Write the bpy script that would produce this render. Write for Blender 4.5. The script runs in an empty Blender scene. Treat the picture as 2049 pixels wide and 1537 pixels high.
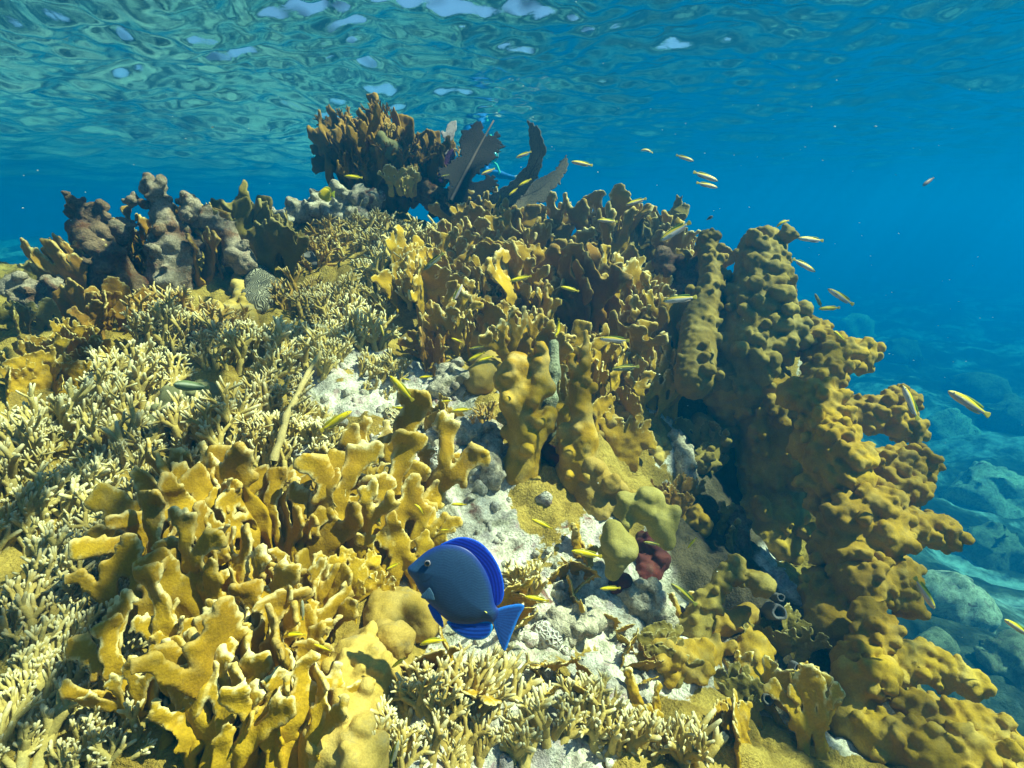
import bpy, math, random
import numpy as np
from math import radians, sin, cos, pi

# ------------------------------------------------------------------ scene, camera, light
SC = bpy.context.scene
COL = SC.collection
FPX, CX, CY = 1097.0, 1024.5, 768.5            # focal length and centre, in pixels of a 2049 wide picture
PITCH = radians(16)
cam_d = bpy.data.cameras.new("camera")
cam = bpy.data.objects.new("camera", cam_d); COL.objects.link(cam)
cam_d.sensor_width = 36; cam_d.lens = 36 * FPX / 2049
cam_d.clip_start = 0.02; cam_d.clip_end = 400
cam.location = (0, 0, 0); cam.rotation_euler = (pi / 2 - PITCH, 0, 0)
SC.camera = cam

SUN_DIR = np.array((0.57, 0.03, 0.82)); SUN_DIR /= np.linalg.norm(SUN_DIR)     # towards the sun
SUN_EL = math.asin(SUN_DIR[2]); SUN_AZ = math.atan2(SUN_DIR[0], SUN_DIR[1])
w = bpy.data.worlds.new("World"); SC.world = w; w.use_nodes = True
nt = w.node_tree; bg = nt.nodes["Background"]
sky = nt.nodes.new("ShaderNodeTexSky"); sky.sky_type = 'NISHITA'; sky.sun_disc = False
sky.sun_elevation = SUN_EL; sky.sun_rotation = SUN_AZ
nt.links.new(sky.outputs[0], bg.inputs[0]); bg.inputs[1].default_value = 0.06
sl = bpy.data.lights.new("sun", 'SUN'); sl.energy = 5.0; sl.angle = radians(0.53); sl.color = (1, 0.80, 0.54)
so = bpy.data.objects.new("sun", sl); COL.objects.link(so); so.location = (0, 0, 8)
from mathutils import Vector
so.rotation_euler = Vector(SUN_DIR).to_track_quat('Z', 'Y').to_euler()
SC.view_settings.view_transform = 'Standard'; SC.view_settings.look = 'None'
SC.view_settings.gamma = 1; SC.view_settings.exposure = 1.74
cy = SC.cycles
cy.max_bounces = 7; cy.diffuse_bounces = 2; cy.glossy_bounces = 3; cy.transmission_bounces = 4
cy.transparent_max_bounces = 8; cy.volume_bounces = 1
cy.caustics_reflective = False; cy.caustics_refractive = False; cy.use_denoising = True
cy.sample_clamp_indirect = 4

SURF_Z = 1.35
HAZE_D = 0.19

# ------------------------------------------------------------------ numpy helpers
RNG = np.random.default_rng(7)
_T = np.random.default_rng(1).random(65536).astype(np.float32)
def _h(ix, iy, iz, s):
    return _T[((ix * 73856093) ^ (iy * 19349663) ^ (iz * 83492791) ^ (s * 2654435)) & 65535]
def noise(P, s=0):
    """value noise in 0..1 at points P (N,3)"""
    P = np.asarray(P, dtype=np.float64); f = np.floor(P); i = f.astype(np.int64); t = P - f
    t = t * t * (3 - 2 * t); x, y, z = i[..., 0], i[..., 1], i[..., 2]; u, v, q = t[..., 0], t[..., 1], t[..., 2]
    a = _h(x, y, z, s) * (1 - u) + _h(x + 1, y, z, s) * u
    b = _h(x, y + 1, z, s) * (1 - u) + _h(x + 1, y + 1, z, s) * u
    c = _h(x, y, z + 1, s) * (1 - u) + _h(x + 1, y, z + 1, s) * u
    d = _h(x, y + 1, z + 1, s) * (1 - u) + _h(x + 1, y + 1, z + 1, s) * u
    return (a * (1 - v) + b * v) * (1 - q) + (c * (1 - v) + d * v) * q
def fbm(P, o=4, s=0):
    P = np.asarray(P, dtype=np.float64); r = 0; a = 1; n = 0
    for k in range(o):
        r = r + a * noise(P * 2 ** k + 13.7 * k, s + k); n += a; a *= 0.5
    return r / n
def bumpy(P, s=0):
    """rounded knobs: distance to the nearest of jittered points, 0 at a point"""
    P = np.asarray(P, dtype=np.float64); f = np.floor(P).astype(np.int64); best = np.full(P.shape[:-1], 9.0)
    for dx in (-1, 0, 1):
        for dy in (-1, 0, 1):
            for dz in (-1, 0, 1):
                c = f + (dx, dy, dz); x, y, z = c[..., 0], c[..., 1], c[..., 2]
                q = np.stack((x + _h(x, y, z, s), y + _h(x, y, z, s + 1), z + _h(x, y, z, s + 2)), -1)
                best = np.minimum(best, ((P - q) ** 2).sum(-1))
    return np.sqrt(best)
def sstep(a, b, x):
    t = np.clip((x - a) / (b - a), 0, 1); return t * t * (3 - 2 * t)

F_ = np.array((0, cos(PITCH), -sin(PITCH))); U_ = np.array((0, sin(PITCH), cos(PITCH)))
def at(u, v, d):
    """world point that stands d metres ahead of the camera along the view axis at photo pixel (u, v)"""
    return np.array(((u - CX) / FPX * d, 0, 0)) + F_ * d - U_ * ((v - CY) / FPX * d)

# ------------------------------------------------------------------ mesh and object helpers
def mesh(name, V, faces, mat, col=None, smooth=True, loops=None):
    """faces: list of (N,k) index arrays"""
    me = bpy.data.meshes.new(name); V = np.asarray(V, np.float32)
    faces = [np.asarray(f, np.int32) for f in (faces if isinstance(faces, (list, tuple)) else [faces]) if len(f)]
    li = np.concatenate([f.ravel() for f in faces]); tot = np.concatenate([np.full(len(f), f.shape[1], np.int32) for f in faces])
    st = np.concatenate(([0], np.cumsum(tot)[:-1])).astype(np.int32)
    me.vertices.add(len(V)); me.vertices.foreach_set('co', V.ravel())
    me.loops.add(len(li)); me.loops.foreach_set('vertex_index', li)
    me.polygons.add(len(tot)); me.polygons.foreach_set('loop_start', st); me.polygons.foreach_set('loop_total', tot)
    me.polygons.foreach_set('use_smooth', np.full(len(tot), smooth))
    if col is not None:
        c = np.asarray(col, np.float32)
        if c.ndim == 1:
            a = me.attributes.new('tip', 'FLOAT', 'POINT'); a.data.foreach_set('value', c)
        else:
            a = me.attributes.new('tint', 'FLOAT_COLOR', 'POINT')
            if c.shape[1] == 3: c = np.concatenate((c, np.ones((len(c), 1), np.float32)), 1)
            a.data.foreach_set('color', c.ravel())
    me.update(); me.validate()
    if mat: me.materials.append(mat)
    return me
def link(name, me, parent=None, label=None, cat=None, group=None, kind=None, loc=None):
    o = bpy.data.objects.new(name, me); COL.objects.link(o)
    if loc is not None: o.location = loc
    if parent: o.parent = parent
    if label: o['label'] = label
    if cat: o['category'] = cat
    if group: o['group'] = group
    if kind: o['kind'] = kind
    return o

def snets(F, org, h):
    """surface nets of a scalar grid (inside < 0) -> V, quads"""
    nx, ny, nz = F.shape; S = F < 0
    acc = np.zeros((nx - 1, ny - 1, nz - 1, 3), np.float32); cnt = np.zeros((nx - 1, ny - 1, nz - 1), np.float32)
    def sl_(a, n): return slice(a, n - 1 + a)
    for ax in range(3):
        o1, o2 = [k for k in range(3) if k != ax]
        for a in (0, 1):
            for b in (0, 1):
                i0 = [None] * 3; i1 = [None] * 3
                i0[ax] = slice(0, F.shape[ax] - 1); i1[ax] = slice(1, F.shape[ax])
                for o, q in ((o1, a), (o2, b)):
                    i0[o] = i1[o] = sl_(q, F.shape[o])
                f0, f1 = F[tuple(i0)], F[tuple(i1)]; m = S[tuple(i0)] != S[tuple(i1)]
                t = np.where(m, f0 / np.where(m, f0 - f1, 1), 0)
                p = np.zeros(t.shape + (3,), np.float32); p[..., ax] = t; p[..., o1] = a; p[..., o2] = b
                acc += p * m[..., None]; cnt += m
    act = cnt > 0; idx = np.full(act.shape, -1, np.int64); idx[act] = np.arange(act.sum())
    cell = np.argwhere(act); V = (cell + acc[act] / cnt[act][:, None]) * h + np.asarray(org)
    Q = []
    for ax in range(3):
        o1, o2 = [(1, 2), (2, 0), (0, 1)][ax]
        i0 = [slice(1, n - 1) for n in F.shape]; i1 = list(i0); i0[ax] = slice(0, F.shape[ax] - 1); i1[ax] = slice(1, F.shape[ax])
        a, b = S[tuple(i0)], S[tuple(i1)]; e = np.argwhere(a != b)
        if not len(e): continue
        flip = a[tuple(e.T)]
        base = e.copy(); base[:, o1] += 1; base[:, o2] += 1
        def c(d1, d2):
            k = base.copy(); k[:, o1] -= d1; k[:, o2] -= d2; return idx[tuple(k.T)]
        q = np.stack((c(1, 1), c(0, 1), c(0, 0), c(1, 0)), 1); q[~flip] = q[~flip][:, ::-1]; Q.append(q)
    return V, np.concatenate(Q)

class SDF:
    """grid for a smooth union of round shapes"""
    def __init__(s, lo, hi, h, k=0.02):
        s.lo = np.array(lo, float); s.h = h; s.k = k
        s.n = np.ceil((np.array(hi) - s.lo) / h).astype(int) + 1
        s.F = np.full(tuple(s.n), 0.5, np.float32)
    def _win(s, c0, c1, r):
        a = np.clip(np.floor((np.minimum(c0, c1) - r - s.lo) / s.h).astype(int), 0, s.n); b = np.clip(np.ceil((np.maximum(c0, c1) + r - s.lo) / s.h).astype(int) + 1, 0, s.n)
        g = np.stack(np.meshgrid(*[s.lo[i] + s.h * np.arange(a[i], b[i]) for i in range(3)], indexing='ij'), -1)
        return tuple(slice(a[i], b[i]) for i in range(3)), g
    def _mix(s, w, d):
        A = s.F[w]; k = s.k
        hh = np.clip(0.5 + 0.5 * (A - d) / k, 0, 1); s.F[w] = A * (1 - hh) + d * hh - k * hh * (1 - hh)
    def ball(s, c, r):
        c = np.asarray(c, float); w, g = s._win(c, c, r + s.k * 2 + s.h)
        if g.size: s._mix(w, np.sqrt(((g - c) ** 2).sum(-1)) - r)
    def cap(s, a, b, ra, rb):
        a = np.asarray(a, float); b = np.asarray(b, float); w, g = s._win(a, b, max(ra, rb) + s.k * 2 + s.h)
        if g.size:
            ab = b - a; t = np.clip(((g - a) @ ab) / (ab @ ab + 1e-12), 0, 1)
            s._mix(w, np.sqrt(((g - a - t[..., None] * ab) ** 2).sum(-1)) - (ra + (rb - ra) * t))
    def mesh(s):
        F = s.F.copy()
        for ax in range(3):
            for e in (0, -1):
                i = [slice(None)] * 3; i[ax] = e; F[tuple(i)] = np.maximum(F[tuple(i)], 0.01)
        return snets(F, s.lo, s.h)

def vnormals(V, Q):
    n = np.zeros_like(V); d1 = V[Q[:, 2]] - V[Q[:, 0]]; d2 = V[Q[:, 3 if Q.shape[1] > 3 else 1]] - V[Q[:, 1 if Q.shape[1] > 3 else 0]]
    f = np.cross(d1, d2)
    for k in range(Q.shape[1]): np.add.at(n, Q[:, k], f)
    return n / (np.linalg.norm(n, axis=1, keepdims=True) + 1e-12)
def displace(V, Q, amp, freq, s=0, o=3, knob=0, kf=40):
    n = vnormals(V, Q); d = amp * (fbm(V * freq, o, s) * 2 - 1)
    if knob: d = d + knob * (0.5 - np.clip(bumpy(V * kf, s), 0, 1))
    return V + n * d[:, None]

def tubes(P, R, S=6, flat=None, tipv=None):
    """T tubes of K rings: P (T,K,3), R (T,K) -> V, quads, tris, per-vertex position 0..1 along tube"""
    P = np.asarray(P, float); T, K, _ = P.shape
    d = np.gradient(P, axis=1); d /= np.linalg.norm(d, axis=2, keepdims=True) + 1e-12
    up = np.array((0.31, 0.9, 0.12)); a = np.cross(d, up); a /= np.linalg.norm(a, axis=2, keepdims=True) + 1e-12; b = np.cross(d, a)
    th = np.arange(S) * 2 * pi / S
    fa, fb = (1, 1) if flat is None else flat
    V = P[:, :, None] + R[:, :, None, None] * (fa * np.cos(th)[None, None, :, None] * a[:, :, None] + fb * np.sin(th)[None, None, :, None] * b[:, :, None])
    top = P[:, -1] + d[:, -1] * R[:, -1:] * 0.55
    V = np.concatenate((V.reshape(T, K * S, 3), top[:, None]), 1)
    n = K * S + 1; k, s = np.meshgrid(np.arange(K - 1), np.arange(S), indexing='ij'); k = k.ravel(); s = s.ravel(); s2 = (s + 1) % S
    q = np.stack((k * S + s, k * S + s2, (k + 1) * S + s2, (k + 1) * S + s), 1)
    s = np.arange(S); t = np.stack(((K - 1) * S + s, (K - 1) * S + (s + 1) % S, np.full(S, K * S)), 1)
    off = (np.arange(T) * n)[:, None, None]
    tp = np.concatenate((np.repeat(np.linspace(0, 1, K), S), [1.0]))[None].repeat(T, 0)
    return V.reshape(-1, 3), (q[None] + off).reshape(-1, 4), (t[None] + off).reshape(-1, 3), tp

# ------------------------------------------------------------------ materials
def newmat(name):
    m = bpy.data.materials.new(name); m.use_nodes = True; t = m.node_tree
    return m, t, t.nodes["Principled BSDF"]
def N(t, kind, **kw):
    n = t.nodes.new(kind)
    for k, v in kw.items():
        if hasattr(n, k): setattr(n, k, v)
        else: n.inputs[k.replace('_', ' ')].default_value = v
    return n
def ramp(t, src, stops):
    r = t.nodes.new("ShaderNodeValToRGB"); e = r.color_ramp.elements
    while len(e) < len(stops): e.new(0.5)
    for k, (p, c) in enumerate(stops):
        e[k].position = p; e[k].color = (*c, 1) if len(c) == 3 else c
    t.links.new(src, r.inputs[0]); return r
def noise_n(t, scale, detail=4, rough=0.55, dist=0.0):
    tc = t.nodes.get("TC") or t.nodes.new("ShaderNodeTexCoord"); tc.name = "TC"
    n = t.nodes.new("ShaderNodeTexNoise"); n.inputs['Scale'].default_value = scale; n.inputs['Detail'].default_value = detail
    n.inputs['Roughness'].default_value = rough; n.inputs['Distortion'].default_value = dist
    t.links.new(tc.outputs['Object'], n.inputs['Vector']); return n
def mixc(t, fac, a, b, mode='MIX'):
    m = t.nodes.new("ShaderNodeMix"); m.data_type = 'RGBA'; m.blend_type = mode
    for s, v in ((0, fac), (6, a), (7, b)):
        if hasattr(v, 'links') or hasattr(v, 'is_output'): t.links.new(v, m.inputs[s])
        elif s == 0: m.inputs[0].default_value = v
        else: m.inputs[s].default_value = (*v, 1)
    return m.outputs[2]
def bump(t, b, src, strength=0.4, dist=0.004):
    n = t.nodes.new("ShaderNodeBump"); n.inputs['Strength'].default_value = strength; n.inputs['Distance'].default_value = dist
    t.links.new(src, n.inputs['Height']); t.links.new(n.outputs[0], b.inputs['Normal']); return n

def coral_mat(name, base, dark, tip, grime=(0.20, 0.19, 0.13), fs=60, rough=0.85, tipk=1.0, grimek=0.25):
    m, t, b = newmat(name)
    n1 = noise_n(t, 7, 4); n2 = noise_n(t, fs * 4, 3, 0.6); n3 = noise_n(t, 18, 5, 0.65)
    r1 = ramp(t, n1.outputs[0], [(0.32, dark), (0.62, base)])
    r3 = ramp(t, n3.outputs[0], [(0.56, (0, 0, 0)), (0.68, (grimek,) * 3)])
    c = mixc(t, r3.outputs[0], r1.outputs[0], grime)
    a = N(t, "ShaderNodeAttribute", attribute_name='tip')
    mu = N(t, "ShaderNodeMath", operation='MULTIPLY'); mu.inputs[1].default_value = tipk; t.links.new(a.outputs['Fac'], mu.inputs[0])
    c = mixc(t, mu.outputs[0], c, tip)
    r2 = ramp(t, n2.outputs[0], [(0.3, (0.78, 0.78, 0.78)), (0.7, (1.12, 1.12, 1.12))])
    c = mixc(t, 1.0, c, r2.outputs[0], 'MULTIPLY')
    oi = t.nodes.new("ShaderNodeObjectInfo"); r4 = ramp(t, oi.outputs['Random'], [(0, (0.76, 0.73, 0.68)), (1, (1.14, 1.16, 1.22))])
    c = mixc(t, 1.0, c, r4.outputs[0], 'MULTIPLY')
    t.links.new(c, b.inputs['Base Color']); b.inputs['Roughness'].default_value = rough; b.inputs['Specular IOR Level'].default_value = 0.18
    bump(t, b, n2.outputs[0], 0.4, 0.003)
    return m
def tint_mat(name, rough=0.6, spec=0.3, bs=200, bstr=0.2, sub=0):
    m, t, b = newmat(name); a = N(t, "ShaderNodeAttribute", attribute_name='tint'); n = noise_n(t, bs, 3)
    r = ramp(t, n.outputs[0], [(0.3, (0.85,) * 3), (0.7, (1.1,) * 3)])
    t.links.new(mixc(t, 1.0, a.outputs['Color'], r.outputs[0], 'MULTIPLY'), b.inputs['Base Color'])
    b.inputs['Roughness'].default_value = rough; b.inputs['Specular IOR Level'].default_value = spec
    bump(t, b, n.outputs[0], bstr, 0.001); return m

M = {}
M['finger'] = coral_mat('finger_coral', (0.55, 0.40, 0.085), (0.40, 0.26, 0.03), (0.84, 0.76, 0.46))
M['finger_grey'] = coral_mat('grey_finger_coral', (0.52, 0.40, 0.11), (0.36, 0.25, 0.04), (0.72, 0.64, 0.38))
M['finger_gold'] = coral_mat('golden_finger_coral', (0.46, 0.27, 0.03), (0.30, 0.16, 0.015), (0.75, 0.58, 0.25))
M['blade'] = coral_mat('blade_coral', (0.50, 0.305, 0.012), (0.34, 0.185, 0.007), (0.88, 0.74, 0.34))
M['blade_brown'] = coral_mat('brown_blade_coral', (0.32, 0.17, 0.012), (0.14, 0.075, 0.007), (0.46, 0.27, 0.06))
M['blade_orange'] = coral_mat('orange_blade_coral', (0.40, 0.21, 0.018), (0.26, 0.12, 0.010), (0.65, 0.50, 0.18))
M['blade_olive'] = coral_mat('olive_blade_coral', (0.27, 0.20, 0.035), (0.15, 0.11, 0.015), (0.50, 0.42, 0.18))
M['knob'] = coral_mat('knobby_coral', (0.46, 0.275, 0.014), (0.24, 0.135, 0.007), (0.60, 0.46, 0.16))
M['knob_gray'] = coral_mat('grey_knobby_coral', (0.33, 0.235, 0.04), (0.20, 0.135, 0.018), (0.50, 0.42, 0.16))
# ------------------------------------------------------------------ the setting: terrain, sea floor, water
def reef_points():
    P = [  # photo pixel and distance of the bare reef surface (corals stand on it)
        (-300,1537,.80),(0,1537,.80),(350,1537,.82),(700,1537,.84),(1024,1537,.88),(1400,1537,.98),(1700,1537,1.08),(1950,1537,1.15),
        (-300,1200,.95),(0,1200,1.0),(350,1200,1.02),(650,1200,1.10),(900,1250,1.16),(1150,1230,1.22),(1400,1250,1.36),(1650,1250,1.5),
        (-300,900,1.2),(0,900,1.3),(350,900,1.32),(650,930,1.35),(900,950,1.45),(1150,950,1.55),(1400,950,1.95),(1560,950,2.15),
        (-350,720,1.5),(0,680,1.7),(350,700,1.75),(650,740,1.72),(850,760,1.78),(1100,780,1.85),(1350,760,2.15),(1560,760,2.15),
        (-400,600,2.0),(30,600,2.1),(330,580,2.15),(600,600,2.1),(850,580,2.2),(1100,600,2.3),(1350,600,2.4),(1530,620,2.5),
        (200,520,2.5),(500,480,2.6),(700,430,2.7),(950,460,2.75),(1150,470,2.75),(1350,500,2.8),(1480,560,2.8)]
    W = [at(*p) for p in P]
    for x in (-3.2, -1.6, 0, 1.2): W.append(np.array((x, -0.3, -0.92))); 
    for x in (-3.4,): W += [np.array((x, 0.8, -.62)), np.array((x, 1.8, -.25)), np.array((x, 3, -.15))]
    for x, y, z in ((-2, 3.6, -.5), (-.8, 3.7, -.3), (.2, 3.7, -.3), (1.1, 3.6, -.4), (2.0, 1.2, -1.1), (2.2, 2.2, -.8), (2.3, .5, -1.3), (-3, 3.9, -.6)): W.append(np.array((x, y, z)))
    return np.array(W)
_W = reef_points()
def _tps_fit(W, lam=0.002):
    n = len(W); r = np.linalg.norm(W[:, None, :2] - W[None, :, :2], axis=2); K = r * r * np.log(r + 1e-9) + lam * np.eye(n)
    A = np.zeros((n + 3, n + 3)); A[:n, :n] = K; A[:n, n] = 1; A[:n, n + 1:] = W[:, :2]; A[n, :n] = 1; A[n + 1:, :n] = W[:, :2].T
    return np.linalg.solve(A, np.concatenate((W[:, 2], np.zeros(3))))
_c = _tps_fit(_W)
def _tps(X, Y):
    s = X.shape; p = np.stack((X.ravel(), Y.ravel()), 1); out = np.empty(len(p))
    for i in range(0, len(p), 20000):
        q = p[i:i + 20000]; r = np.linalg.norm(q[:, None] - _W[None, :, :2], axis=2)
        out[i:i + 20000] = (r * r * np.log(r + 1e-9)) @ _c[:-3] + _c[-3] + q @ _c[-2:]
    return out.reshape(s)
FLOOR_Z = -3.3
def edge_x(y): return np.interp(y, (-1, .3, .8, 1.2, 1.6, 2.1, 2.8, 3.6), (.90, .92, .98, 1.06, 1.16, 1.24, 1.22, .9))
gx = np.arange(-3.3, 2.7, 0.009); gy = np.arange(-0.5, 4.6, 0.009)
GX, GY = np.meshgrid(gx, gy, indexing='ij')
GZ = np.clip(_tps(GX, GY), -1.6, 0.15)
_q = np.stack((GX, GY, GX * 0), -1)
wob = (fbm(_q * 2.2, 3, 5) - .5) * .35
side = sstep(0, .62, GX - edge_x(GY) + wob * .5)
back = sstep(0, .7, GY - np.interp(GX, (-3, -1, 0, 1.2), (3.0, 3.05, 3.0, 2.75)) + wob)
m = np.maximum(side, back)
GZ = GZ * (1 - m) + (FLOOR_Z - .15) * m
GZ += (fbm(_q * 5, 4, 11) - .5) * .16 + (fbm(_q * 16, 3, 17) - .5) * .05
GZ += .032 * (0.55 - np.clip(bumpy(_q * 12 + 3 * wob[..., None], 3), 0, 1)) + .016 * (0.5 - np.clip(bumpy(_q * 27, 8), 0, 1)) + .008 * (0.5 - np.clip(bumpy(_q * 58, 9), 0, 1)) + .012 * (fbm(_q * 40, 2, 21) - .5)
_px = (GX - gx[0], GY - gy[0])
def ground(x, y):
    i = np.clip((np.asarray(x) - gx[0]) / 0.009, 0, len(gx) - 1.001); j = np.clip((np.asarray(y) - gy[0]) / 0.009, 0, len(gy) - 1.001)
    a = np.floor(i).astype(int); b = np.floor(j).astype(int); s = i - a; t = j - b
    return (GZ[a, b] * (1 - s) + GZ[a + 1, b] * s) * (1 - t) + (GZ[a, b + 1] * (1 - s) + GZ[a + 1, b + 1] * s) * t
def hit(u, v):
    """where the line of sight through photo pixel (u, v) meets the reef"""
    d = np.arange(.35, 4.2, .004); P = np.array([at(u, v, k) for k in (1.0,)])[0][None] * d[:, None]
    g = ground(P[:, 0], P[:, 1]); k = np.argmax(P[:, 2] < g)
    if not (P[:, 2] < g).any(): k = len(d) - 1
    return P[k], d[k]

def rock_material(name, tone=(1, 1, 1), rust=0.0):
    m, t, b = newmat(name)
    n1 = noise_n(t, 5.5, 6, .62, .4); n2 = noise_n(t, 26, 5, .7); n3 = noise_n(t, 160, 3, .7); n4 = noise_n(t, 11, 4, .6, .8)
    c = ramp(t, n2.outputs[0], [(.26, (.12, .10, .08)), (.38, (.42, .37, .30)), (.50, (.72, .66, .54)), (.68, (.86, .81, .69))]).outputs[0]
    pur = ramp(t, n4.outputs[0], [(.55, (0, 0, 0)), (.66, (.55,) * 3)]); c = mixc(t, pur.outputs[0], c, (.33, .24, .30))
    tu = ramp(t, noise_n(t, 15, 5, .7, .5).outputs[0], [(.50, (0, 0, 0)), (.62, (.6,) * 3)]); c = mixc(t, tu.outputs[0], c, (.26, .25, .13))
    pk = ramp(t, noise_n(t, 19, 4, .6, .9).outputs[0], [(.60, (0, 0, 0)), (.66, (.5,) * 3)]); c = mixc(t, pk.outputs[0], c, (.50, .27, .30))
    red = ramp(t, noise_n(t, 8, 3, .5, 1.2).outputs[0], [(.66, (0, 0, 0)), (.70, (.8,) * 3)]); c = mixc(t, red.outputs[0], c, (.16, .035, .02))
    a = N(t, "ShaderNodeAttribute", attribute_name='tip')          # golden crust where high, painted shade of the hollow where near zero
    nn = N(t, "ShaderNodeMath", operation='ADD'); t.links.new(a.outputs['Fac'], nn.inputs[0]); t.links.new(n1.outputs[0], nn.inputs[1])
    cr = ramp(t, nn.outputs[0], [(.98, (0, 0, 0)), (1.06, (1, 1, 1))])
    c = mixc(t, cr.outputs[0], c, ramp(t, n4.outputs[0], [(.35, (.28, .18, .03)), (.62, (.47, .33, .07))]).outputs[0])
    hollow_shade = ramp(t, a.outputs['Fac'], [(.03, (1, 1, 1)), (.14, (0, 0, 0))]); c = mixc(t, hollow_shade.outputs[0], c, ramp(t, n1.outputs[0], [(.4, (.035, .028, .020)), (.6, (.13, .10, .055))]).outputs[0])  # near black mixed in: shade of the right hollow painted as rock colour
    if rust: c = mixc(t, ramp(t, noise_n(t, 13, 4, .6).outputs[0], [(.5, (0, 0, 0)), (.62, (rust,) * 3)]).outputs[0], c, (.30, .11, .035))
    c = mixc(t, 1.0, c, tone, 'MULTIPLY')
    c = mixc(t, 1.0, c, ramp(t, n3.outputs[0], [(.3, (.6,) * 3), (.7, (1.2,) * 3)]).outputs[0], 'MULTIPLY')
    t.links.new(c, b.inputs['Base Color']); b.inputs['Roughness'].default_value = .95; b.inputs['Specular IOR Level'].default_value = .1
    ad = N(t, "ShaderNodeMath", operation='ADD'); t.links.new(n2.outputs[0], ad.inputs[0]); t.links.new(n3.outputs[0], ad.inputs[1])
    bump(t, b, ad.outputs[0], .8, .012); return m
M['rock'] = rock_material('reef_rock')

def project(P):
    P = np.asarray(P); d = P @ F_; return CX + FPX * P[..., 0] / d, CY - FPX * (P @ U_) / d
nx, ny = GX.shape
V = np.stack((GX, GY, GZ), -1).reshape(-1, 3)
# golden crust everywhere but the pale rubble gully that runs up the middle of the reef
gul = [hit(*p)[0] for p in ((1000, 1480), (1150, 1300), (1000, 1200), (880, 1020), (900, 900), (800, 800), (700, 770))]
g2 = [hit(*p)[0] for p in ((380, 470), (330, 420), (650, 400), (560, 420))]
g3 = [hit(*q_)[0] for q_ in ((1270, 1190), (1330, 1250))]
dist = np.full(len(V), 9.)
for a_, b_ in list(zip(gul[:-1], gul[1:])) + [(g2[0], g2[1]), (g2[2], g2[3])] + list(zip(g3[:-1], g3[1:])):
    ab = (b_ - a_)[:2]; tt = np.clip(((V[:, :2] - a_[:2]) @ ab) / (ab @ ab), 0, 1)
    dist = np.minimum(dist, np.linalg.norm(V[:, :2] - a_[:2] - tt[:, None] * ab, axis=1))
crust = .35 + .33 * sstep(.10, .26, dist) - .25 * sstep(1.05, 1.3, V[:, 0])
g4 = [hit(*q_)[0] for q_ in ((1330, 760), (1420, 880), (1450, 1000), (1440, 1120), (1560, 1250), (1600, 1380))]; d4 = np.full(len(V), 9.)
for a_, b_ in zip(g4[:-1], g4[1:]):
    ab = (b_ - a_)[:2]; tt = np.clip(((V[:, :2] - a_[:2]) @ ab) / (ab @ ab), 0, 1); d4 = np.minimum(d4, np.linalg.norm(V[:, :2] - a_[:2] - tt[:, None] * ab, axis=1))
crust = crust * sstep(.10, .24, d4 + .1 * (fbm(V * 9, 2, 4) - .5))  # drops to nothing along the right hollow, so its shade is painted dark
i, j = np.meshgrid(np.arange(nx - 1), np.arange(ny - 1), indexing='ij'); i = i.ravel(); j = j.ravel()
Q = np.stack((i * ny + j, (i + 1) * ny + j, (i + 1) * ny + j + 1, i * ny + j + 1), 1)
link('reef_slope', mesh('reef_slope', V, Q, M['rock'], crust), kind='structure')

# sea floor: one sheet out to where the water swallows it
def floor_z(x, y):
    q = np.stack((x, y, x * 0), -1)
    z = FLOOR_Z + (fbm(q * .35, 3, 31) - .5) * 1.5 + (fbm(q * 1.6, 4, 37) - .5) * .5 + (fbm(q * 6, 3, 39) - .5) * .12
    z = z + 2.3 * sstep(-1, 6, -x) * sstep(3.0, 7.5, y) - 1.2 * sstep(3, 9, x) + .35 * np.exp(-((x - 6) ** 2 + (y - 11) ** 2) / 6)
    return np.minimum(z, SURF_Z - .9)
def sheet(x, y): return np.meshgrid(x, y, indexing='ij')
def spaced(a, n, k=2.2): t = np.linspace(-1, 1, n); return a * np.sign(t) * np.abs(t) ** k
FX, FY = sheet(spaced(70, 420) , 3 + spaced(70, 420))
FZ = floor_z(FX, FY)
inm = (FX > gx[0] + .1) & (FX < gx[-1] - .1) & (FY > gy[0] + .1) & (FY < gy[-1] - .1)
FZ = np.where(inm, np.minimum(FZ, ground(FX, FY) - .12), FZ)
FV = np.stack((FX, FY, FZ), -1).reshape(-1, 3); n = 420
i, j = np.meshgrid(np.arange(n - 1), np.arange(n - 1), indexing='ij'); i = i.ravel(); j = j.ravel()
FQ = np.stack((i * n + j, (i + 1) * n + j, (i + 1) * n + j + 1, i * n + j + 1), 1)
m, t, b = newmat('sea_floor'); n1 = noise_n(t, .8, 6, .65, .3); n2 = noise_n(t, 7, 5, .7)
at_ = N(t, 'ShaderNodeAttribute', attribute_name='tip'); am = N(t, 'ShaderNodeMath', operation='MULTIPLY_ADD'); am.inputs[1].default_value = .07; t.links.new(at_.outputs['Fac'], am.inputs[0]); t.links.new(n1.outputs[0], am.inputs[2])
c = ramp(t, am.outputs[0], [(.42, (.035, .035, .02)), (.52, (.12, .11, .07)), (.60, (.50, .48, .40))]).outputs[0]
c = mixc(t, 1.0, c, ramp(t, n2.outputs[0], [(.3, (.45,) * 3), (.65, (1.15,) * 3)]).outputs[0], 'MULTIPLY')
t.links.new(c, b.inputs['Base Color']); b.inputs['Roughness'].default_value = 1; b.inputs['Specular IOR Level'].default_value = .05
bump(t, b, n2.outputs[0], .8, .08)
link('sea_floor', mesh('sea_floor', FV, FQ, m, sstep(-1, 5, -FV[:, 0]) * sstep(3, 6, FV[:, 1])), kind='structure')

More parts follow.
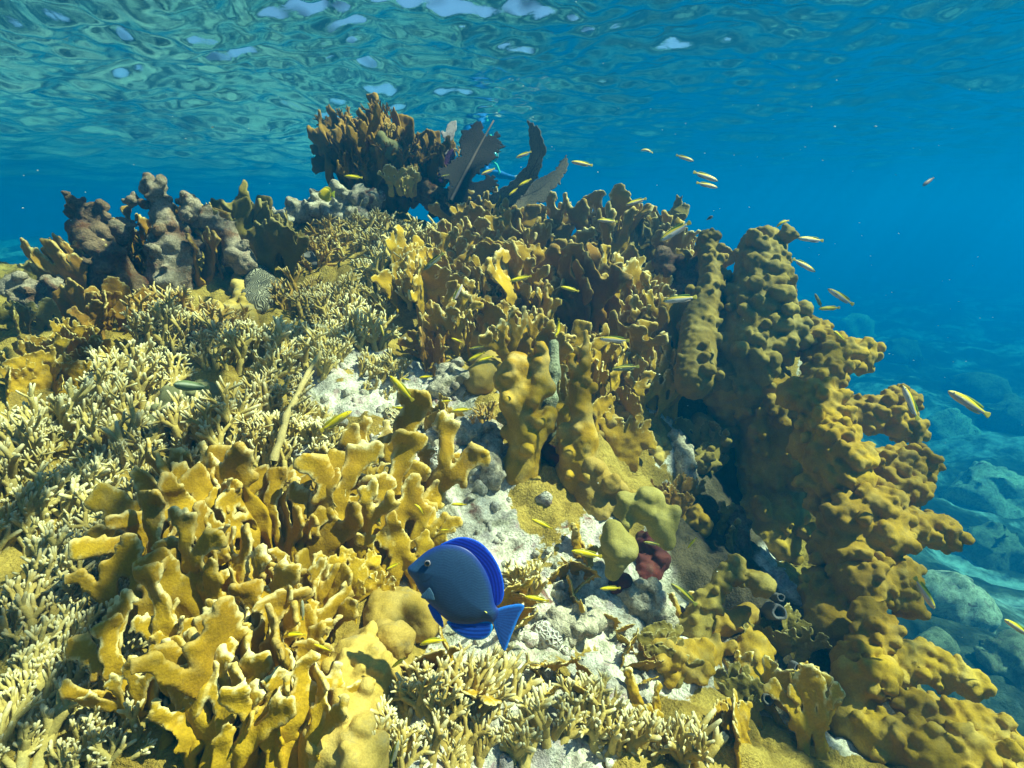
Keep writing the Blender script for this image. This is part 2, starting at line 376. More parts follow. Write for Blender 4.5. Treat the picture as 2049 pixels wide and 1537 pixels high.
# water surface seen from below
def axis(lo, hi, st, L):
    m_ = list(np.arange(lo, hi, st)); a, b, g = [], [], st
    while m_[0] - sum(a) > -L or m_[-1] + sum(a) < L: g *= 1.07; a.append(g)
    c_ = np.cumsum(a); return np.concatenate(((m_[0] - c_)[::-1], m_, m_[-1] + c_))
WX, WY = sheet(axis(-6, 7, .026, 70), axis(-1, 11, .026, 70))
def waves(x, y):
    z = np.zeros_like(x); r = np.random.default_rng(12)
    for lam, amp, n_ in ((2.6, .045, 5), (1.1, .026, 7), (.5, .022, 9), (.24, .014, 10), (.13, .0045, 10)):
        fade = 1 / (1 + (np.hypot(x, y - 2.5) / (lam * 26)) ** 2)
        for _ in range(n_):
            a = r.normal(1.25, .75); k = 2 * pi / (lam * r.uniform(.75, 1.35)); ph = r.uniform(0, 6.3)
            w_ = fbm(np.stack((x / lam * .35, y / lam * .35, x * 0 + ph), -1), 2, 3) * 6
            z += (1.25 - .5 * sstep(-1.5, 2.5, x)) * amp / n_ ** .5 * np.sin(k * (x * cos(a) + y * sin(a)) + ph + w_) * fade
    return z
WZ = SURF_Z + waves(WX, WY)
n, n1_ = WX.shape[1], WX.shape[0]; i, j = np.meshgrid(np.arange(n1_ - 1), np.arange(n - 1), indexing='ij'); i = i.ravel(); j = j.ravel()
WQ = np.stack((i * n + j, (i + 1) * n + j, (i + 1) * n + j + 1, i * n + j + 1), 1)
m = bpy.data.materials.new('water_surface'); m.use_nodes = True; t = m.node_tree; t.nodes.remove(t.nodes["Principled BSDF"]); out = t.nodes["Material Output"]
tr = t.nodes.new("ShaderNodeBsdfTransparent"); gl = t.nodes.new("ShaderNodeBsdfGlossy"); gl.inputs['Roughness'].default_value = .11
fr = N(t, "ShaderNodeFresnel"); fr.inputs['IOR'].default_value = 1.333; mx = t.nodes.new("ShaderNodeMixShader")
nb = noise_n(t, 7, 5, .65, .5); bp = t.nodes.new("ShaderNodeBump"); bp.inputs['Strength'].default_value = .25; bp.inputs['Distance'].default_value = .012
t.links.new(nb.outputs[0], bp.inputs['Height']); t.links.new(bp.outputs[0], fr.inputs['Normal']); t.links.new(bp.outputs[0], gl.inputs['Normal'])
# dappled light painted into the surface tint: clear net lines round darker cells
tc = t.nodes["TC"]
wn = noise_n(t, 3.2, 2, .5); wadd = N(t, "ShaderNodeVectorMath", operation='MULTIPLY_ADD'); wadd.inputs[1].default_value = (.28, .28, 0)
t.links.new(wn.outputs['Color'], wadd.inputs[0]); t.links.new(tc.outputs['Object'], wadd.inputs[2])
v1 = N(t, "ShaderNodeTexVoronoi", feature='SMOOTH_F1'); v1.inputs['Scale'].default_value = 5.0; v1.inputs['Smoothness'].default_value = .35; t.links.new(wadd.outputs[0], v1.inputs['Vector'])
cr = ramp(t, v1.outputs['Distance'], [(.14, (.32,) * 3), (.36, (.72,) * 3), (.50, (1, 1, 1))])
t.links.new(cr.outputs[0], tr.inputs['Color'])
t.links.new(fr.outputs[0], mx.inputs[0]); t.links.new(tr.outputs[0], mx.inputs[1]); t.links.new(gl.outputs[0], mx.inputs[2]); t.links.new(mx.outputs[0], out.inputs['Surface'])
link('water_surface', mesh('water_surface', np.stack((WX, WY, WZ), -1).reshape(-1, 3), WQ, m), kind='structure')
# ------------------------------------------------------------------ coral shapes
def smin(a, b, k):
    h = np.clip(.5 + .5 * (b - a) / k, 0, 1); return b * (1 - h) + a * h - k * h * (1 - h)
def plate_proto(seed, style):
    """one upright blade about 1 high: (V, Q, tip). style: 'frill' broad crowns, 'antler' long narrow limbs, 'thick' stout lobes"""
    r = np.random.default_rng(seed); caps = []
    def grow(p, a, w_, L, dep):
        q = p + L * np.array((sin(a), cos(a))); w2 = w_ * r.uniform(.85, 1.15); caps.append((p, q, w_, w2))
        if r.random() < .35: caps.append((p + (q - p) * .5, p + (q - p) * .5 + .1 * np.array((cos(a), -sin(a))) * r.choice((-1, 1)), w2 * .7, w2 * .55))
        if dep == 0:
            k = {'frill': 3, 'antler': 2, 'thick': 1}[style]; sp = {'frill': .55, 'antler': .5, 'thick': .5}[style]
            for j in range(k + 1):
                b = a + sp * (j / k - .5) * 2 * r.uniform(.7, 1.1) + r.normal(0, .08); l2 = r.uniform(.07, .17) * (1.0 if style != 'thick' else .7)
                caps.append((q, q + l2 * np.array((sin(b), cos(b))), w2 * .8, w2 * r.uniform(.55, 1.05 if style == 'antler' else .8)))
            return
        nb = {'frill': r.choice((2, 3)), 'antler': r.choice((1, 2, 2, 2)), 'thick': r.choice((1, 2))}[style]
        for j in range(nb):
            sp = {'frill': .40, 'antler': .42, 'thick': .5}[style]
            b = a * .75 + (0 if nb == 1 else sp * (j / (nb - 1) - .5) * 2) + r.normal(0, .16)
            grow(q, b, w2 * {'frill': .84, 'antler': .93, 'thick': .85}[style], L * r.uniform(.65, 1.05), dep - 1)
    if style == 'frill':
        for x in np.linspace(-.17, .17, r.integers(2, 4)): grow(np.array((x, -.1)), r.normal(x * .7, .15), .105, r.uniform(.27, .36), 2)
    elif style == 'antler':
        for x in ((-.15, .15) if r.random() < .6 else (0,)): grow(np.array((x, -.1)), r.normal(x * .8, .12), .082, r.uniform(.26, .36), 2)
    else: grow(np.array((0, -.1)), r.normal(0, .15), .15, .34, 2)
    h = .020; P = np.array([c[k] for c in caps for k in (0, 1)]); lo = P.min(0) - .26; hi = P.max(0) + .26; lo[1] = max(lo[1], -.2)
    X, Z = np.meshgrid(np.arange(lo[0], hi[0], h), np.arange(lo[1], hi[1], h), indexing='ij'); f = np.full(X.shape, 9.)
    for p, q, a_, b_ in caps:
        ab = q - p; t = np.clip(((X - p[0]) * ab[0] + (Z - p[1]) * ab[1]) / (ab @ ab), 0, 1)
        f = smin(f, np.hypot(X - p[0] - t * ab[0], Z - p[1] - t * ab[1]) - (a_ + (b_ - a_) * t), .032)
    q = np.stack((X, Z, X * 0 + seed), -1)
    f = f + .05 * (fbm(q * 9, 2, seed) - .5) + .05 * (noise(q * 21, seed + 3) - .5) * sstep(.3, .8, Z)
    T = {'frill': .021, 'antler': .021, 'thick': .10}[style]; Y = np.arange(-.36, .36 + h, h)
    bend = {'frill': .17, 'antler': .13, 'thick': .2}[style] * (fbm(q * 2.2, 2, seed + 9) - .5) + .07 * (noise(q * 7, seed + 5) - .5)
    th = T * (1 + .5 * (noise(q * 6, seed + 7) - .5)) * (1.15 - .35 * np.clip(Z, 0, 1)); rr = T * .75
    dx = f[:, None] + rr; dy = np.abs(Y[None, :, None] - bend[:, None]) - (th - rr)[:, None]
    F = np.minimum(np.maximum(dx, dy), 0) + np.hypot(np.maximum(dx, 0), np.maximum(dy, 0)) - rr
    V, Qd = snets(F.astype(np.float32), (lo[0], Y[0], lo[1]), h)
    ii = np.clip(((V[:, 0] - lo[0]) / h).round().astype(int), 0, X.shape[0] - 1); jj = np.clip(((V[:, 2] - lo[1]) / h).round().astype(int), 0, X.shape[1] - 1)
    tip = sstep(-.032, .0, f[ii, jj]) * sstep(.4, .75, V[:, 2]) * (.35 + .65 * sstep(.3, .7, noise(V * 5, seed)))
    V = displace(V, Qd, .016, 9, seed, 3, knob={'frill': .016, 'antler': .018, 'thick': .05}[style], kf=7)
    return V, Qd, tip
PL = {s: [plate_proto(100 + 10 * k + i, s) for i in range(n_)] for k, (s, n_) in enumerate((('frill', 7), ('antler', 7), ('thick', 5)))}

def finger_proto(seed, style='fan'):
    """a small tree of fingers about 1 high, as centre lines and radii: (P (T,5,3), R (T,5), tipflag)"""
    r = np.random.default_rng(seed); P, R, Tp = [], [], []
    def grow(p, d, rad, L, dep):
        d = d / np.linalg.norm(d); side = np.array((r.normal(0, .12), r.normal(0, .12), .18))
        pts = [p + d * L * k / 4 + side * L * .5 * (k / 4) ** 2 for k in range(5)]
        d2 = pts[-1] - pts[-2]; d2 /= np.linalg.norm(d2)
        end = dep == 0; r2 = rad * (.62 if end else .82)
        P.append(pts); R.append(np.linspace(rad, r2, 5) * (1 + (0 if not end else np.array((0, .06, .1, .08, -.12))))); Tp.append(1.0 if end else 0)
        if end: return
        nb = r.choice((2, 3, 3, 4)) if style == 'fan' else r.choice((2, 3))
        for j in range(nb):
            a = (j / (nb - 1) - .5) * r.uniform(.9, 1.5) + r.normal(0, .14)
            dd = np.array((d2[0] * cos(a) + d2[2] * sin(a), d2[1] + r.normal(0, .26), -d2[0] * sin(a) + d2[2] * cos(a)))
            grow(pts[-1] - d2 * r2 * .4, dd, r2 * r.uniform(.74, .9), L * r.uniform(.55, .9), max(0, dep - 1 - (r.random() < .22)))
        if r.random() < .8:
            k = r.integers(1, 4); a = r.choice((-1, 1)) * r.uniform(.6, 1.1)
            dd = np.array((d[0] * cos(a) + d[2] * sin(a), r.normal(0, .4), -d[0] * sin(a) + d[2] * cos(a) + .3)); grow(pts[k], dd, r2 * .72, L * .45, 0)
    grow(np.array((0, 0, -.12)), np.array((r.normal(0, .2), r.normal(0, .2), 1)), .084 if style == 'fan' else .076, .36 if style == 'fan' else .31, 3)
    return np.array(P), np.array(R), np.array(Tp)
FG = {'fan': [finger_proto(300 + i) for i in range(12)], 'spike': [finger_proto(340 + i, 'spike') for i in range(8)]}

def frame(yaw, lean, rnd):
    """rows: right, normal, up — normal roughly towards the camera"""
    up = np.array((lean[0] + rnd.normal(0, .12), lean[1] + rnd.normal(0, .12), 1.)); up /= np.linalg.norm(up)
    n_ = np.array((sin(yaw), -cos(yaw), 0)); rt = np.cross(up, n_); rt /= np.linalg.norm(rt); n_ = np.cross(rt, up)
    return np.stack((rt, n_, up))
CORALS = 0
def coral(kind, u, v, rad, n_, h, label, mat=None, lean=None, seed=None, name=None, yaw=None, stretch=1.0, spread=.6, hv=.3, group=None, dz=0.0, cat='coral', root=None, tipx=1.0):
    """a coral colony rooted on the reef where photo pixel (u, v) meets it; rad in photo pixels, h in metres"""
    global CORALS
    CORALS += 1; r = np.random.default_rng(seed or (1000 + CORALS)); C, d = hit(u, v) if root is None else (np.array(root), np.linalg.norm(root)); rm = rad / FPX * d
    VV, QQ, TT, TR = [], [], [], []; off = 0
    if kind == 'frill' and root is None and u > 800 and v < 850 and h > .12: h *= 1.22; n_ = int(n_ * 1.5)
    if kind == 'antler' and v > 1000 and root is None: h *= 1.08; stretch *= .92; n_ = n_ + 1
    if kind in FG and root is None: n_ = int(n_ * 1.35)
    ly = float(np.interp(v, (500, 900, 1500), (.0, .28, .55)))
    lean = (0, ly if root is None else 0) if lean is None else (lean[0], lean[1] + ly * (lean[1] > -.5))
    for i in range(n_):
        a = i * 2.4 + r.uniform(-.5, .5); q = rm * math.sqrt((i + .3) / n_)
        x = C[0] + q * cos(a) + r.normal(0, rm * .08); y = C[1] + q * sin(a) * .9
        z = (ground(x, y) if root is None else C[2]) - .012 + dz; z = max(z, C[2] - .25)
        s = h * r.uniform(1 - hv, 1 + hv * .7) * (1.25 - .5 * q / (rm + 1e-6) if kind == 'fan' else 1); yw = r.normal(0, spread) if yaw is None else yaw + r.normal(0, spread)
        out = np.array((x - C[0], y - C[1])) / (rm + 1e-6) * .15
        fr_ = frame(yw, (lean[0] + out[0], lean[1] + out[1]), r); O = np.array((x, y, z))
        if kind in PL:
            pr = PL['antler' if kind == 'frill' and u > 800 and v < 850 and r.random() < .55 else kind]; V0, Q0, T0 = pr[r.integers(len(pr))]; sx = r.choice((-1, 1)) * stretch * r.uniform(.8, 1.15)
            V1 = O + s * ((V0 * np.array((sx, 1, 1))) @ fr_); Q1 = Q0[:, ::-1] if sx < 0 else Q0
            VV.append(V1); QQ.append(Q1 + off); TT.append(T0 * tipx); off += len(V1)
        else:
            pr = FG[kind]; P0, R0, E0 = pr[r.integers(len(pr))]; sx = r.choice((-1, 1)) * stretch
            P1 = O + s * ((P0 * np.array((sx, 1, 1))) @ fr_); thick = min(1.25, max(.8, (.13 / h) ** .5))
            V1, q1, t1, tp = tubes(P1, R0 * s * thick, 6, flat=(1.0, 1.0)); tip = (sstep(.35, 1., tp) * E0[:, None]).ravel() * .75 * tipx
            VV.append(V1); QQ.append(q1 + off); TR.append(t1 + off); TT.append(tip + .10); off += len(V1)
    V1 = np.concatenate(VV); Q1 = np.concatenate(QQ); tp = np.clip(np.concatenate(TT), 0, 1)
    wv = np.stack([fbm(V1 * 9, 2, 60 + k) - .5 for k in range(3)], 1); V1 = V1 + wv * h * .14
    base = C.copy(); V1 = V1 - base
    nm = name or {'frill': 'blade_fire_coral', 'antler': 'blade_fire_coral', 'thick': 'lobed_fire_coral', 'fan': 'branching_fire_coral', 'spike': 'branching_fire_coral'}[kind]
    if kind == 'fan' and mat is None and u < 350 and v > 850: mat = 'finger_grey'
    mt = M[mat or {'frill': 'blade', 'antler': 'blade', 'thick': 'blade'}.get(kind, 'finger')]
    me = mesh(nm, V1, [Q1] + ([np.concatenate(TR)] if TR else []), mt, tp)
    return link(nm, me, label=label, cat=cat, group=group, loc=base)

# skyline plates of the ridge, then row by row down the slope
B = lambda *a, **k: coral(*a, **k)
gB = 'blade fire corals on the reef'; gF = 'branching fire corals on the reef'
for a in (
 ('frill', 965, 500, 45, 6, .19, 'yellow blade coral on the ridge just left below the grey curved sea fan', {}),
 ('frill', 1050, 515, 50, 7, .20, 'sunlit blade coral with square crowns in front of the curved sea fan foot', {}),
 ('antler', 1135, 520, 22, 3, .30, 'tall olive blade coral with a notched crown standing right of the sea fan', {'stretch': .8}),
 ('antler', 1210, 530, 35, 4, .33, 'slender blade coral on the skyline topped by a pale cup shaped tip', {}),
 ('frill', 1285, 540, 40, 5, .24, 'olive blade coral on the skyline under a wrasse, left of the fan lobed one', {'mat': 'blade_olive'}),
 ('antler', 1330, 560, 30, 4, .30, 'fan lobed olive blade coral at the right end of the skyline row', {}),
 ('frill', 1375, 590, 28, 3, .19, 'dark rounded blade coral beside the gap before the knobby column', {}),
 ('frill', 850, 600, 50, 8, .18, 'thicket of narrow yellow blades left of the middle of the slope', {'yaw': .6}),
 ('frill', 930, 610, 45, 7, .19, 'broad yellow blades in mid slope below the yellow ridge thicket', {}),
 ('frill', 1010, 620, 45, 7, .19, 'bright mustard blade coral around a small pocket of white rubble', {}),
 ('antler', 1085, 660, 35, 5, .29, 'upright olive blades with sharp edges left of the orange coral', {'yaw': 1.0}),
 ('frill', 1165, 670, 28, 4, .30, 'tall orange blade coral with a ruffled pale rim in mid slope', {'mat': 'blade_orange'}),
 ('frill', 1250, 650, 42, 6, .21, 'blade coral with small half shaded crowns right of the orange coral', {}),
 ('frill', 1340, 690, 38, 5, .19, 'small green gold blades beside the brown sponge patch', {}),
 ('frill', 960, 700, 45, 6, .16, 'golden folded blade coral above the pale yellow crust', {}),
 ('frill', 1060, 740, 40, 6, .17, 'short golden blades over the white tube sponge', {}),
 ('antler', 1190, 790, 45, 6, .22, 'shaded brown gold blades in the hollow right of the spired coral', {}),
 ('frill', 1290, 800, 45, 6, .19, 'curled golden blades hanging over the dark hollow', {}),
 ('frill', 1240, 900, 40, 5, .15, 'dim blades at the upper edge of the dark cave', {}),
 ('antler', 860, 740, 22, 4, .17, 'narrow orange gold blade coral at the head of the rubble gully', {'mat': 'blade_orange'}),
 ('frill', 880, 870, 26, 4, .10, 'small toothed golden blades on the right bank of the gully', {}),
 ('antler', 1120, 850, 22, 3, .17, 'shaded narrow blades between the horned and the spired coral', {}),
 ('antler', 1290, 730, 34, 5, .24, 'upright golden blades left of the small green gold ones', {}),
 ('antler', 1215, 740, 34, 5, .25, 'tall half shaded blades below the orange coral', {}),
 ('antler', 985, 650, 32, 5, .21, 'mustard blades with bright crowns above the lit yellow pad', {}),
 ('antler', 905, 690, 26, 4, .19, 'slim blades at the left end of the mid slope wall', {}),
 ('antler', 1180, 570, 32, 5, .25, 'slim upright blades behind the ruffled orange coral', {}),
 ('antler', 1000, 560, 32, 5, .24, 'slim golden blades behind the white rubble pocket', {}),
 ('antler', 900, 550, 30, 5, .21, 'slim yellow blades just under the crest left of the curved fan', {}),
 ('antler', 225, 560, 20, 5, .22, 'dark brown jagged blades beside the dark pinnacle', {'mat': 'blade_brown', 'stretch': .6}),
 ('antler', 150, 600, 18, 4, .15, 'brown gold jagged blades on the far left skyline', {'mat': 'blade_brown', 'stretch': .6, 'lean': (-.2, 0)}),
 ('antler', 300, 545, 22, 5, .24, 'gold jagged blades in front of the pale pinnacle', {'mat': 'blade_orange', 'stretch': .6}),
 ('antler', 400, 500, 18, 4, .22, 'gold blades on the bleached rock bridge', {'mat': 'blade_orange', 'stretch': .6}),
 ('antler', 395, 1120, 38, 4, .20, 'blade coral leaning to the left below the cream fingers', {'lean': (-.55, -.2)}),
 ('antler', 480, 1130, 42, 5, .21, 'forked yellow blade coral with broad paddles left of the gully', {'lean': (-.3, -.2)}),
 ('antler', 590, 1140, 45, 5, .21, 'wide forked yellow blade coral in the middle of the lower left thicket', {}),
 ('antler', 690, 1130, 40, 5, .22, 'knuckled blade coral standing against the white gully', {'spread': .3}),
 ('antler', 770, 1060, 20, 3, .25, 'tallest pale gold blade coral at the left bank of the gully', {'spread': .25}),
 ('antler', 815, 1180, 22, 3, .19, 'blade coral with a flat notched top close left of the blue fish', {'spread': .25}),
 ('antler', 330, 1260, 30, 3, .20, 'paddle topped blade coral over the purple rock at lower left', {'spread': .3}),
 ('antler', 420, 1290, 38, 4, .19, 'leaf lobed blade coral beside the purple rock', {}),
 ('antler', 520, 1300, 42, 5, .18, 'shaded forked blades below the wide forked coral', {}),
 ('antler', 620, 1290, 38, 5, .17, 'short stout blades left of the big smooth lump', {}),
 ('frill', 690, 1230, 26, 4, .12, 'short golden knuckles between the gully and the smooth lump', {}),
 ('antler', 330, 1440, 42, 4, .19, 'pointed blades in the lower left corner thicket', {'lean': (-.2, -.2)}),
 ('antler', 450, 1430, 42, 5, .18, 'grey green lobed blades near the bottom left', {}),
 ('antler', 560, 1440, 40, 5, .20, 'blade coral with a leaf like tip left of the tiled mound', {}),
 ('antler', 420, 1560, 50, 5, .19, 'big olive blades cut by the bottom edge of the picture', {}),
 ('antler', 560, 1570, 40, 4, .16, 'low blades at the bottom edge left of the tiled mound', {}),
 ('frill', 60, 780, 60, 9, .10, 'blurred lobed blades at the left edge of the picture', {}),
 ('frill', 150, 730, 50, 9, .11, 'pale lobed blades on the left shoulder of the reef', {}),
 ('frill', 40, 660, 40, 4, .12, 'dark olive blades at the far left skyline', {'mat': 'blade_olive'}),
 ('antler', 195, 620, 18, 6, .27, 'pinkish knuckled blade coral standing up on the left skyline', {'lean': (-.35, -.1), 'tipx': 1.5, 'stretch': .6, 'mat': 'blade_orange'}),
 ('frill', 200, 670, 40, 5, .16, 'orange brown blades below the dark dead pinnacle', {'mat': 'blade_orange'}),
 ('antler', 505, 550, 24, 7, .36, 'tall dark olive comb topped coral on the skyline right of the dead pinnacle', {'lean': (-.1, 0), 'tipx': .6, 'mat': 'blade_olive', 'stretch': .65, 'spread': .3}),
 ('frill', 560, 540, 30, 4, .24, 'olive blade coral leaning on the comb topped coral', {'lean': (.15, 0), 'mat': 'blade_olive', 'stretch': .7}),
 ('antler', 420, 560, 28, 4, .26, 'golden blade coral with knuckled edges left of the comb topped coral', {'mat': 'blade_orange'}),
 ('frill', 1030, 1240, 30, 4, .08, 'low star lobed yellow plates right of the blue fish tail', {'lean': (0, -.7)}),
 ('frill', 1140, 1180, 40, 4, .08, 'low golden plates between the twig coral and the green lobes', {'lean': (0, -.7)}),
 ('frill', 900, 1360, 60, 6, .09, 'pale yellow plates spreading under the white rubble', {'lean': (0, -.8)}),
 ('frill', 1120, 1370, 60, 6, .09, 'pale folded shelf of yellow coral at the bottom of the gully', {'lean': (.1, -.8)}),
 ('frill', 1620, 1500, 40, 4, .17, 'blade coral with two lit crowns near the lower right corner', {'seed': 5}),
 ('frill', 1480, 1490, 30, 3, .10, 'ruffled brown edged plate at the bottom right of centre', {}),
): B(*a[:7], group=gB, **a[7])
for a in (
 ('spike', 345, 640, 60, 12, .22, 'golden finger coral standing in rows right of the dark pinnacle', {'mat': 'finger_gold'}),
 ('spike', 300, 560, 30, 6, .22, 'golden finger coral against the pale dead rock on the left', {'mat': 'finger_gold'}),
 ('spike', 430, 670, 40, 8, .17, 'golden upright fingers above the olive crust on the left', {'mat': 'finger_gold'}),
 ('spike', 640, 520, 45, 9, .19, 'golden twiggy coral beside the red brown disc coral', {'mat': 'finger_gold'}),
 ('fan', 610, 620, 50, 10, .17, 'golden fan branched coral just right of the grey maze coral', {'mat': 'finger_gold'}),
 ('fan', 660, 640, 55, 14, .16, 'cream tipped finger coral right of the grey maze coral', {}),
 ('fan', 720, 690, 55, 13, .15, 'yellow finger thicket sloping down to the head of the gully', {}),
 ('fan', 640, 730, 50, 12, .14, 'finger thicket above the bare twisted branch', {}),
 ('fan', 760, 770, 50, 9, .10, 'small olive fingers over the shaded head of the gully', {}),
 ('spike', 740, 470, 40, 9, .19, 'olive finger coral on the ridge under the brown coral head', {}),
 ('spike', 800, 500, 45, 10, .18, 'dense yellow fingers on the ridge below the pale round cap', {}),
 ('spike', 870, 510, 45, 10, .19, 'dense brown tinged fingers on the ridge left of the sea fans', {}),
 ('fan', 770, 580, 60, 13, .17, 'yellow fingers half way between ridge and gully', {}),
 ('spike', 690, 500, 35, 7, .16, 'olive fingers on the ridge right of the small yellow fish', {}),
 ('fan', 440, 720, 60, 14, .15, 'cream finger coral below the olive crust of the left slope', {}),
 ('fan', 520, 740, 60, 14, .15, 'cream finger coral in the middle of the left slope', {}),
 ('fan', 330, 700, 50, 12, .15, 'bleached finger coral with forked tips on the upper left slope', {}),
 ('fan', 280, 790, 60, 13, .15, 'bleached finger coral above the striped parrotfish', {}),
 ('fan', 200, 830, 55, 11, .14, 'pale forked finger coral left of the striped parrotfish', {}),
 ('fan', 560, 830, 60, 13, .13, 'finger coral around the foot of the twisted branch', {}),
 ('fan', 440, 890, 60, 13, .14, 'forked cream coral below the grey green boulder coral', {}),
 ('fan', 350, 900, 50, 11, .14, 'sunlit forked coral left of the grey green boulder coral', {}),
 ('fan', 560, 930, 60, 15, .15, 'thin upright fingers above the forked blades', {}),
 ('fan', 640, 900, 40, 9, .12, 'finger coral beside the wrasse left of the brain corals', {}),
 ('fan', 240, 930, 60, 11, .14, 'finger coral in the shade left of centre', {}),
 ('fan', 110, 880, 60, 11, .14, 'yellow forked fingers above the lit sandy patch at the left', {}),
 ('fan', 40, 960, 60, 11, .14, 'olive forked fingers at the left edge, upper cluster', {}),
 ('fan', 160, 1020, 65, 15, .12, 'pale bushy finger coral in the middle of the left edge', {}),
 ('fan', 60, 1080, 65, 14, .12, 'grey yellow bushy fingers at the left edge', {}),
 ('fan', 250, 1090, 60, 14, .11, 'bushy fingers just above the dark hole on the left', {}),
 ('fan', 330, 1010, 50, 11, .13, 'loose chained branches beside the leaning blade coral', {}),
 ('fan', 110, 1190, 65, 13, .11, 'shadowed bushy fingers under the left bush', {}),
 ('fan', 50, 1280, 70, 15, .11, 'grey blurred finger coral at the left edge, lower cluster', {}),
 ('fan', 170, 1290, 65, 14, .11, 'pale grey blurred finger coral near the purple rock', {}),
 ('fan', 230, 1390, 60, 12, .10, 'finger coral between the left edge and the pointed blades', {}),
 ('fan', 90, 1400, 70, 15, .11, 'dense mottled fingers above the bottom left corner', {}),
 ('fan', 60, 1510, 75, 15, .11, 'dense mottled fingers in the bottom left corner', {}),
 ('fan', 210, 1510, 70, 13, .11, 'mottled fingers at the bottom edge right of the corner', {}),
 ('spike', 1045, 1190, 24, 6, .13, 'small twig coral with pale tips right of the blue fish', {}),
 ('spike', 690, 930, 25, 5, .08, 'tiny finger coral at the left bank of the gully', {}),
 ('spike', 965, 850, 22, 5, .10, 'little toothed fingers right of the gully head', {'mat': 'finger_gold'}),
 ('spike', 840, 1430, 45, 9, .12, 'spiky yellow fingers right of the tiled mound', {}),
 ('spike', 960, 1420, 50, 12, .13, 'tall spiky fingers below the blue fish tail', {}),
 ('fan', 900, 1520, 60, 11, .11, 'broad fingered coral at the bottom edge left of centre', {}),
 ('spike', 1060, 1500, 60, 12, .11, 'yellow fingers at the bottom edge under the pale shelf', {}),
 ('spike', 1180, 1470, 55, 12, .12, 'pale tipped fingers at the bottom right of the gully', {}),
 ('spike', 1270, 1500, 50, 10, .11, 'short shaded fingers beside the dark sponge bank', {}),
 ('spike', 1365, 1530, 28, 6, .14, 'beaded pale tipped finger coral near the bottom right', {}),
 ('fan', 760, 1540, 50, 9, .10, 'small fingers at the bottom edge below the tiled mound', {}),
): B(*a[:7], group=gF, **a[7])
# ------------------------------------------------------------------ knobby and massive corals, dead rock, sponges
def dR(u, v): return float(np.interp(v, (400, 560, 700, 900, 1100, 1300, 1550), (2.3, 2.15, 1.95, 1.70, 1.48, 1.30, 1.08)))
MASS = 0
def mass(name, label, chains, nk, rk, mat='knob', h=.0062, d=None, k=.005, amp=.0035, freq=40, cat='coral', group=None, seed=None, knobamp=.0, kf=40, up=.3, tipx=1.0, parent=None):
    """one continuous lumpy body: chains of (u, v, radius in px, extra distance) plus nk knobs of rk px on its skin"""
    global MASS
    MASS += 1; r = np.random.default_rng(seed or 4000 + MASS); segs = []
    for ch in chains:
        pts = []
        for c in ch:
            u, v, rp = c[:3]
            if d == 'g': dd = hit(u, v)[1]; dd -= .45 * rp / FPX * dd
            else: dd = (d if d is not None else dR(u, v)) + (c[3] if len(c) > 3 else 0)
            pts.append((at(u, v, dd), rp / FPX * dd))
        segs += list(zip(pts[:-1], pts[1:])) if len(pts) > 1 else [(pts[0], (pts[0][0] + 1e-4, pts[0][1]))]
    P = np.array([s_[0][0] for s_ in segs] + [s_[1][0] for s_ in segs]); rm = max(max(s_[0][1], s_[1][1]) for s_ in segs)
    pxm = rm / max(c[2] for ch in chains for c in ch); pad = rm + rk * pxm * 2.2 + .02
    S = SDF(P.min(0) - pad, P.max(0) + pad, h, k)
    L = np.array([np.linalg.norm(a[0] - b[0]) + a[1] for a, b in segs]); pr = L / L.sum()
    for a, b in segs: S.cap(a[0], b[0], a[1], b[1])
    for _ in range(nk):
        a, b = segs[r.choice(len(segs), p=pr)]; t = r.random(); c = a[0] + (b[0] - a[0]) * t; R = a[1] + (b[1] - a[1]) * t
        n_ = r.normal(size=3); n_[1] -= .35; n_[2] += up; n_ /= np.linalg.norm(n_); q = rk * pxm * r.uniform(.5, 1.25)
        p = c + n_ * (R + q * r.uniform(-.1, .9)); S.ball(p, q)
        if q > rk * pxm * .85 and r.random() < .6:
            for _2 in range(2):
                n2 = n_ + r.normal(size=3) * .7; n2 /= np.linalg.norm(n2); S.ball(p + n2 * q * .95, q * .5)
    V, Q = S.mesh(); O = V.mean(0); n0 = vnormals(V, Q)
    V = displace(V, Q, amp, freq, MASS, 4 if amp > .007 else 3, knob=knobamp, kf=kf)
    nb = fbm(V * 30, 2, 5)
    if mat in ('rock_dark', 'rock_pale', 'rock_grey', 'rod', 'far_dark', 'far_pale'): nb = nb * 0 + .9; tipx = .22 / .3
    tp = np.clip(sstep(.35, .9, nb) * .3 * tipx, 0, 1)
    return link(name, mesh(name, V - O, Q, M[mat] if isinstance(mat, str) else mat, tp), label=label, cat=cat, group=group, loc=O, parent=parent)

M['rock_dark'] = rock_material('dark_turf_rock', (.34, .24, .17), .8)
M['rock_pale'] = rock_material('pale_dead_coral', (.62, .54, .46), .7)
M['rock_grey'] = rock_material('grey_rock', (.80, .76, .68), .0)
M['boulder_olive'] = coral_mat('olive_boulder_coral', (.19, .18, .075), (.12, .11, .04), (.25, .24, .12), fs=110, grimek=.1)
M['green_lobe'] = coral_mat('green_lobed_coral', (.33, .28, .075), (.24, .19, .04), (.42, .36, .13), fs=80, grimek=.3)
M['crust'] = coral_mat('golden_crust', (.50, .34, .075), (.37, .24, .035), (.62, .47, .18), fs=70, grimek=.5)
M['sponge_red'] = coral_mat('red_sponge', (.13, .024, .018), (.04, .010, .012), (.24, .07, .05), fs=90, grimek=.3)
M['sponge_grey'] = coral_mat('grey_sponge', (.16, .15, .15), (.08, .08, .09), (.26, .25, .25), fs=90, grimek=.2)
M['rod'] = rock_material('algae_grey_skeleton', (.50, .58, .46), 0)

